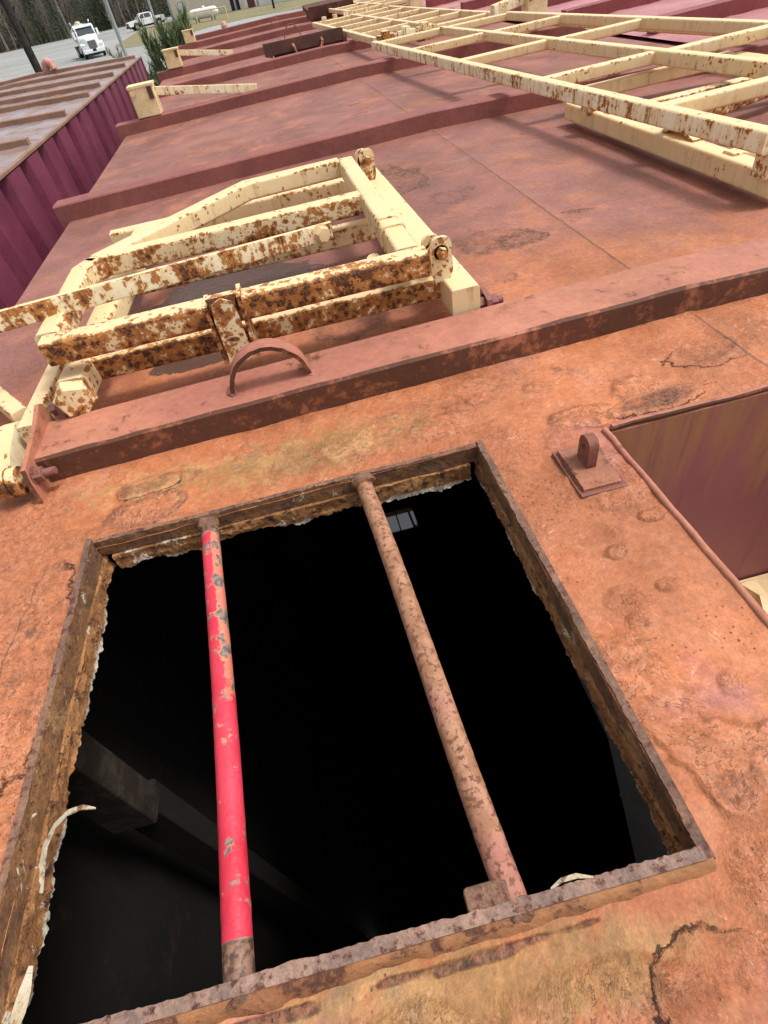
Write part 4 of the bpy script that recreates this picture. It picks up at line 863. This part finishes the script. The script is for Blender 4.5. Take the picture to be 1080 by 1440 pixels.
b = B(); A3 = A2 + nrm * 14; A4 = A0 + nrm * 14
b.add([A0 + Vector((0, 0, 5)) - dx * .4 - nrm * .4, A1 + Vector((0, 0, 5)) - nrm * .4, A1 + nrm * 7 + Vector((0, 0, 6.4)), A0 + nrm * 7 + Vector((0, 0, 6.4)) - dx * .4], [(0, 1, 2, 3)])
obj('roof', b, 'trim', bd)
def onface(s0, s1, z0, z1, proud, mat, name, par=None):
    p = A0 + dx * s0; q = A0 + dx * s1; m = -nrm * proud; b = B()
    vs = [p + m, q + m, q + nrm * .05, p + nrm * .05]; b.add([(v.x, v.y, GZ + z0) for v in vs] + [(v.x, v.y, GZ + z1) for v in vs], [(0, 1, 2, 3), (4, 5, 6, 7), (0, 1, 5, 4), (1, 2, 6, 5), (2, 3, 7, 6), (3, 0, 4, 7)])
    return obj(name, b, mat, par or bd, smooth=0)
onface(-.15, .2, 0, 5, .08, 'trim', 'corner_trim')
dr = onface(2.0, 3.25, .05, 2.5, .09, 'trim', 'door'); onface(2.12, 3.13, .1, 2.4, .12, 'door_w', 'door_leaf', dr)
onface(13.4, 15.3, .02, 4.0, .07, 'black', 'bay_opening'); onface(14.2, 14.6, 0, 3, .12, 'trim', 'downspout')
rd = onface(17.0, 18.5, .05, 2.9, .09, 'door_r', 'door'); onface(18.9, 19.2, 0, 4.4, .1, 'trim', 'downspout'); onface(27, 27.3, 0, 4.4, .1, 'trim', 'downspout')

# propane tank and its yellow pipe guard
pt = thing('propane_tank', 'long white propane tank standing in front of the beige building', 'gas tank', (-4.4, 117.3, GZ), rz=R_(-38))
prof = [(-2.75, .02)] + [(-2.75 + .62 * (1 - math.cos(a)), .62 * math.sin(a)) for a in [math.pi / 2 * i / 6 for i in range(1, 7)]] + [(2.13 + .62 * math.sin(a), .62 * math.cos(a)) for a in [math.pi / 2 * i / 6 for i in range(0, 6)]] + [(2.75, .02)]
obj('shell', B().lathe(prof, (0, 0, .98), (1, 0, 0), 24), 'propane', pt, local=True)
obj('dome', B().lathe([(0, .22), (.2, .22), (.28, .1)], (.2, 0, 1.55), (0, 0, 1), 14), 'propane', pt, local=True)
for x in (-1.6, 1.6): obj('saddle', B().box(x - .12, x + .12, -.4, .4, 0, .5), 'trim', pt, local=True)
pr = thing('pipe_guard', 'yellow pipe guard rail in front of the white propane tank', 'railing', (-4.4, 114.3, GZ), rz=R_(-38))
obj('top_rail', B().pipe([(-4.6, 0, 1.3), (4.4, 0, 1.3)], .07, 8), 'yellow_pipe', pr, local=True)
for x in (-4.6, -1.5, 1.7, 4.4): obj('post', B().pipe([(x, 0, 0), (x, 0, 1.3)], .07, 8), 'yellow_pipe', pr, local=True)

# ================================================================== VEHICLES
def wheel(parent, x, y, r, wd, rim='chrome', ax='x'):
    b = B(); d = (1, 0, 0) if ax == 'x' else (0, 1, 0); o = (x - wd / 2, y, r) if ax == 'x' else (x, y - wd / 2, r)
    b.lathe([(0, r * .6), (.02, r * .94), (.06, r), (wd - .06, r), (wd - .02, r * .94), (wd, r * .6)], o, d, 22)
    w_ = obj('wheel', b, 'black', parent, local=True); b = B(); b.lathe([(-.012, r * .2), (-.01, r * .55), (.03, r * .6), (wd - .03, r * .6), (wd + .01, r * .55), (wd + .012, r * .2)], o, d, 18); obj('rim', b, rim, w_, local=True); return w_
def truck():
    t = thing('tank_truck', 'white vacuum tank truck facing the camera on the gravel lot', 'truck', (-16.9, 87.2, GZ), rz=R_(17))
    obj('frame', B().box(-.45, .45, -3.0, 5.8, .55, .8).box(-1.15, 1.15, 2.4, 5.9, .85, 1.0), 'black', t, local=True)
    # hood: tapering nose, wider at the cab
    b = B(); sec = [(-3.15, .52, .75, 1.52), (-3.1, .60, .70, 1.62), (-2.2, .74, .8, 1.78), (-1.5, .86, .8, 1.9), (-1.1, .92, .8, 1.98)]; vs = []
    for y, hw, z0, z1 in sec: vs += [(-hw, y, z0), (-hw, y, z1 - .22), (-hw * .78, y, z1 - .03), (0, y, z1 + .02), (hw * .78, y, z1 - .03), (hw, y, z1 - .22), (hw, y, z0)]
    b.add(vs, [(i * 7 + j, i * 7 + j + 1, i * 7 + 8 + j, i * 7 + 7 + j) for i in range(4) for j in range(6)] + [tuple(range(6, -1, -1)), tuple(28 + j for j in range(7))]); obj('hood', b, 'white', t, local=True)
    for s in (-1, 1):
        f = B(); pts = [(-3.0, .55), (-3.12, .85), (-3.02, 1.15), (-2.6, 1.32), (-1.7, 1.32), (-1.35, 1.1), (-1.25, .75), (-1.5, .75), (-1.62, 1.0), (-2.05, 1.18), (-2.5, 1.0), (-2.62, .55)]
        f.prism(pts, 'x', s * .62, s * 1.2); fo = obj('fender', f, 'white', t, local=True)
        obj('headlight', B().box(s * .70 - .0, s * 1.12, -3.14, -3.04, .95, 1.18, bev=.03), 'lamp', t, local=True)
        wheel(t, s * 1.02, -2.05, .52, .3)
        for y in (3.4, 4.75): wheel(t, s * .92, y, .52, .55)
        m = obj('mirror', B().box(s * 1.32 - .11, s * 1.32 + .11, -1.05, -.95, 1.75, 2.35, bev=.03).pipe([(s * 1.05, -.9, 1.85), (s * 1.3, -1, 1.85)], .02, 6).pipe([(s * 1.05, -.9, 2.3), (s * 1.3, -1, 2.3)], .02, 6), 'white', t, local=True)
        obj('exhaust_stack', B().pipe([(s * 1.0, .95, 1.0), (s * 1.0, .95, 2.95), (s * 1.05, 1.1, 3.1)], .075, 10), 'chrome', t, local=True)
        obj('side_box', B().box(s * .75, s * 1.18, -.9, .8, .5, .95, bev=.04), 'chrome', t, local=True)
    g = obj('grille', B().box(-.46, .46, -3.2, -3.12, .78, 1.5, bev=.02), 'chrome', t, local=True)
    gb = B()
    for i in range(9): gb.box(-.40, .40, -3.212, -3.202, .82 + i * .075, .86 + i * .075)
    obj('grille_bars', gb, 'black', g, local=True)
    obj('bumper', B().box(-1.2, 1.2, -3.34, -3.14, .45, .80, bev=.05), 'white', t, local=True); obj('air_dam', B().box(-1.0, 1.0, -3.3, -3.15, .28, .45, bev=.02).box(-.2, .2, -3.352, -3.342, .58, .8), 'black', t, local=True)
    # cab
    c = B(); pts = [(-1.15, .85), (-1.15, 1.95), (-.78, 2.62), (-.4, 2.78), (.72, 2.8), (.78, .85)]; c.prism(pts, 'x', -1.05, 1.05); cab = obj('cab', c, 'white', t, local=True)
    wv = [(-.95, -1.175, 1.99), (.95, -1.175, 1.99), (.86, -.84, 2.58), (-.86, -.84, 2.58)]; b = B(); b.add([Vector(v) + Vector((0, -.0, 0)) for v in wv] + [Vector(v) + Vector((0, .02, -.03)) for v in wv], [(0, 1, 2, 3), (7, 6, 5, 4), (0, 1, 5, 4), (1, 2, 6, 5), (2, 3, 7, 6), (3, 0, 4, 7)]); obj('windshield', b, 'glass', cab, local=True)
    obj('wiper_divider', B().box(-.015, .015, -1.19, -1.17, 1.99, 2.02), 'black', cab, local=True)
    for s in (-1, 1): obj('side_window', B().prism([(-.9, 1.95), (-.6, 2.5), (.3, 2.5), (.3, 1.95)], 'x', s * 1.045, s * 1.06), 'glass', cab, local=True)
    obj('sun_visor', B().box(-.95, .95, -1.0, -.72, 2.60, 2.66), 'white', cab, local=True)
    for i in range(5): obj('marker_lamp', B().box(-.75 + .36 * i, -.63 + .36 * i, -.6, -.45, 2.78, 2.86, bev=.02), 'lamp', cab, local=True)
    for s in (-1, 1): obj('air_horn', B().lathe([(0, .07), (.12, .03), (.5, .02)], (s * .3, -.55, 2.87), (0, 1, 0), 10), 'chrome', cab, local=True)
    tk = obj('tank_body', B().lathe([(0, .3), (.12, .85), (.3, .98), (4.3, .98), (4.5, .85), (4.6, .3)], (0, 1.25, 1.95), (0, 1, 0), 24), 'tanker', t, local=True)
    for y in (2.0, 3.4, 4.8): obj('tank_band', B().lathe([(0, 1.0), (.08, 1.0)], (0, y, 1.95), (0, 1, 0), 24), 'chrome', tk, local=True)
    obj('manway', B().lathe([(0, .3), (.18, .3), (.24, .1)], (0, 3.2, 2.88), (0, 0, 1), 14), 'tanker', tk, local=True)
    return t
truck()
def pickup():
    t = thing('pickup_truck', 'white crew cab pickup seen from its side on the grass by the wood', 'pickup', (-16.3, 143.5, GZ), rz=R_(22)); t.scale = (1.16, 1.16, 1.16)
    # front points to -x
    body = B(); lo = [(-3.0, .55), (-3.05, .78), (-2.98, 1.02), (-2.75, 1.12), (-1.55, 1.22), (-1.4, 1.22), (1.05, 1.24), (3.0, 1.24), (3.02, .62), (2.6, .55), (2.4, .55), (2.32, .84), (2.0, 1.0), (1.6, .95), (1.34, .55), (-1.3, .5), (-1.42, .84), (-1.75, 1.0), (-2.15, .95), (-2.42, .55)]
    body.prism(lo, 'y', -.98, .98); bo = obj('body', body, 'white', t, local=True)
    cab = B(); vs = []; pr = [(-1.5, 1.2), (-.75, 1.83), (-.45, 1.9), (.75, 1.9), (1.02, 1.8), (1.12, 1.2)]
    for hw, sh in ((.94, 0), (.76, 1)): pass
    for x, z in pr:
        k = .94 - .2 * (z - 1.2) / .7; vs += [(x, -k, z), (x, k, z)]
    cab.add(vs, [(i * 2, i * 2 + 2, i * 2 + 3, i * 2 + 1) for i in range(5)] + [(0, 2, 4, 6, 8, 10), (1, 3, 5, 7, 9, 11), (0, 1, 11, 10)]); cb = obj('cab', cab, 'white', t, local=True)
    for s in (-1, 1):
        def side(x0, x1, xt0, xt1): 
            k0 = .94 - .2 * .06; b = B(); b.add([(x0, s * .935, 1.28), (x1, s * .935, 1.28), (xt1, s * .785, 1.80), (xt0, s * .785, 1.80), (x0, s * .9, 1.28), (x1, s * .9, 1.28), (xt1, s * .75, 1.8), (xt0, s * .75, 1.8)], [(0, 1, 2, 3), (7, 6, 5, 4), (0, 1, 5, 4), (1, 2, 6, 5), (2, 3, 7, 6), (3, 0, 4, 7)]); return b
        for q in ((-1.28, -.28, -.62, -.28), (-.2, .88, -.2, .8)): obj('side_window', side(*q), 'glass', cb, local=True)
        for x in (-1.86, 1.88): wheel(t, x, s * .86, .42, .26, 'chrome', 'y')
        obj('headlight', B().box(-3.03, -2.82, s * .62 - .2, s * .62 + .34 * s + .0, .86, 1.04, bev=.03) if s > 0 else B().box(-3.03, -2.82, -.97, -.5, .86, 1.04, bev=.03), 'lamp', t, local=True)
        obj('tail_light', B().box(2.94, 3.04, s * .86 - .1, s * .86 + .1, .85, 1.2), 'door_r', t, local=True)
        obj('door_line', B().box(-.25, -.235, s * .981, s * .984, .6, 1.22).box(-1.36, -1.345, s * .981, s * .984, .6, 1.2).box(1.0, 1.015, s * .981, s * .984, .6, 1.23), 'trim', bo, local=True)
        obj('door_handle', B().box(-.5, -.32, s * .982, s * 1.0, 1.05, 1.1).box(.65, .83, s * .982, s * 1.0, 1.05, 1.1), 'chrome', bo, local=True)
        obj('mirror', B().box(-1.25, -1.05, s * 1.0, s * 1.2, 1.25, 1.45, bev=.03), 'white', t, local=True)
    obj('windshield', B().add([(-1.43, -.82, 1.28), (-1.43, .82, 1.28), (-.80, .72, 1.80), (-.80, -.72, 1.80)], [(0, 1, 2, 3)]), 'glass', cb, local=True)
    obj('bumper', B().box(-3.14, -2.95, -.96, .96, .42, .68, bev=.04), 'black', t, local=True); obj('bumper', B().box(2.98, 3.14, -.95, .95, .45, .65, bev=.03), 'chrome', t, local=True)
    obj('grille', B().box(-3.075, -3.03, -.5, .5, .72, 1.0), 'black', t, local=True)
    obj('chassis', B().box(-2.7, 2.8, -.7, .7, .3, .56), 'black', t, local=True)
    return t
pickup()
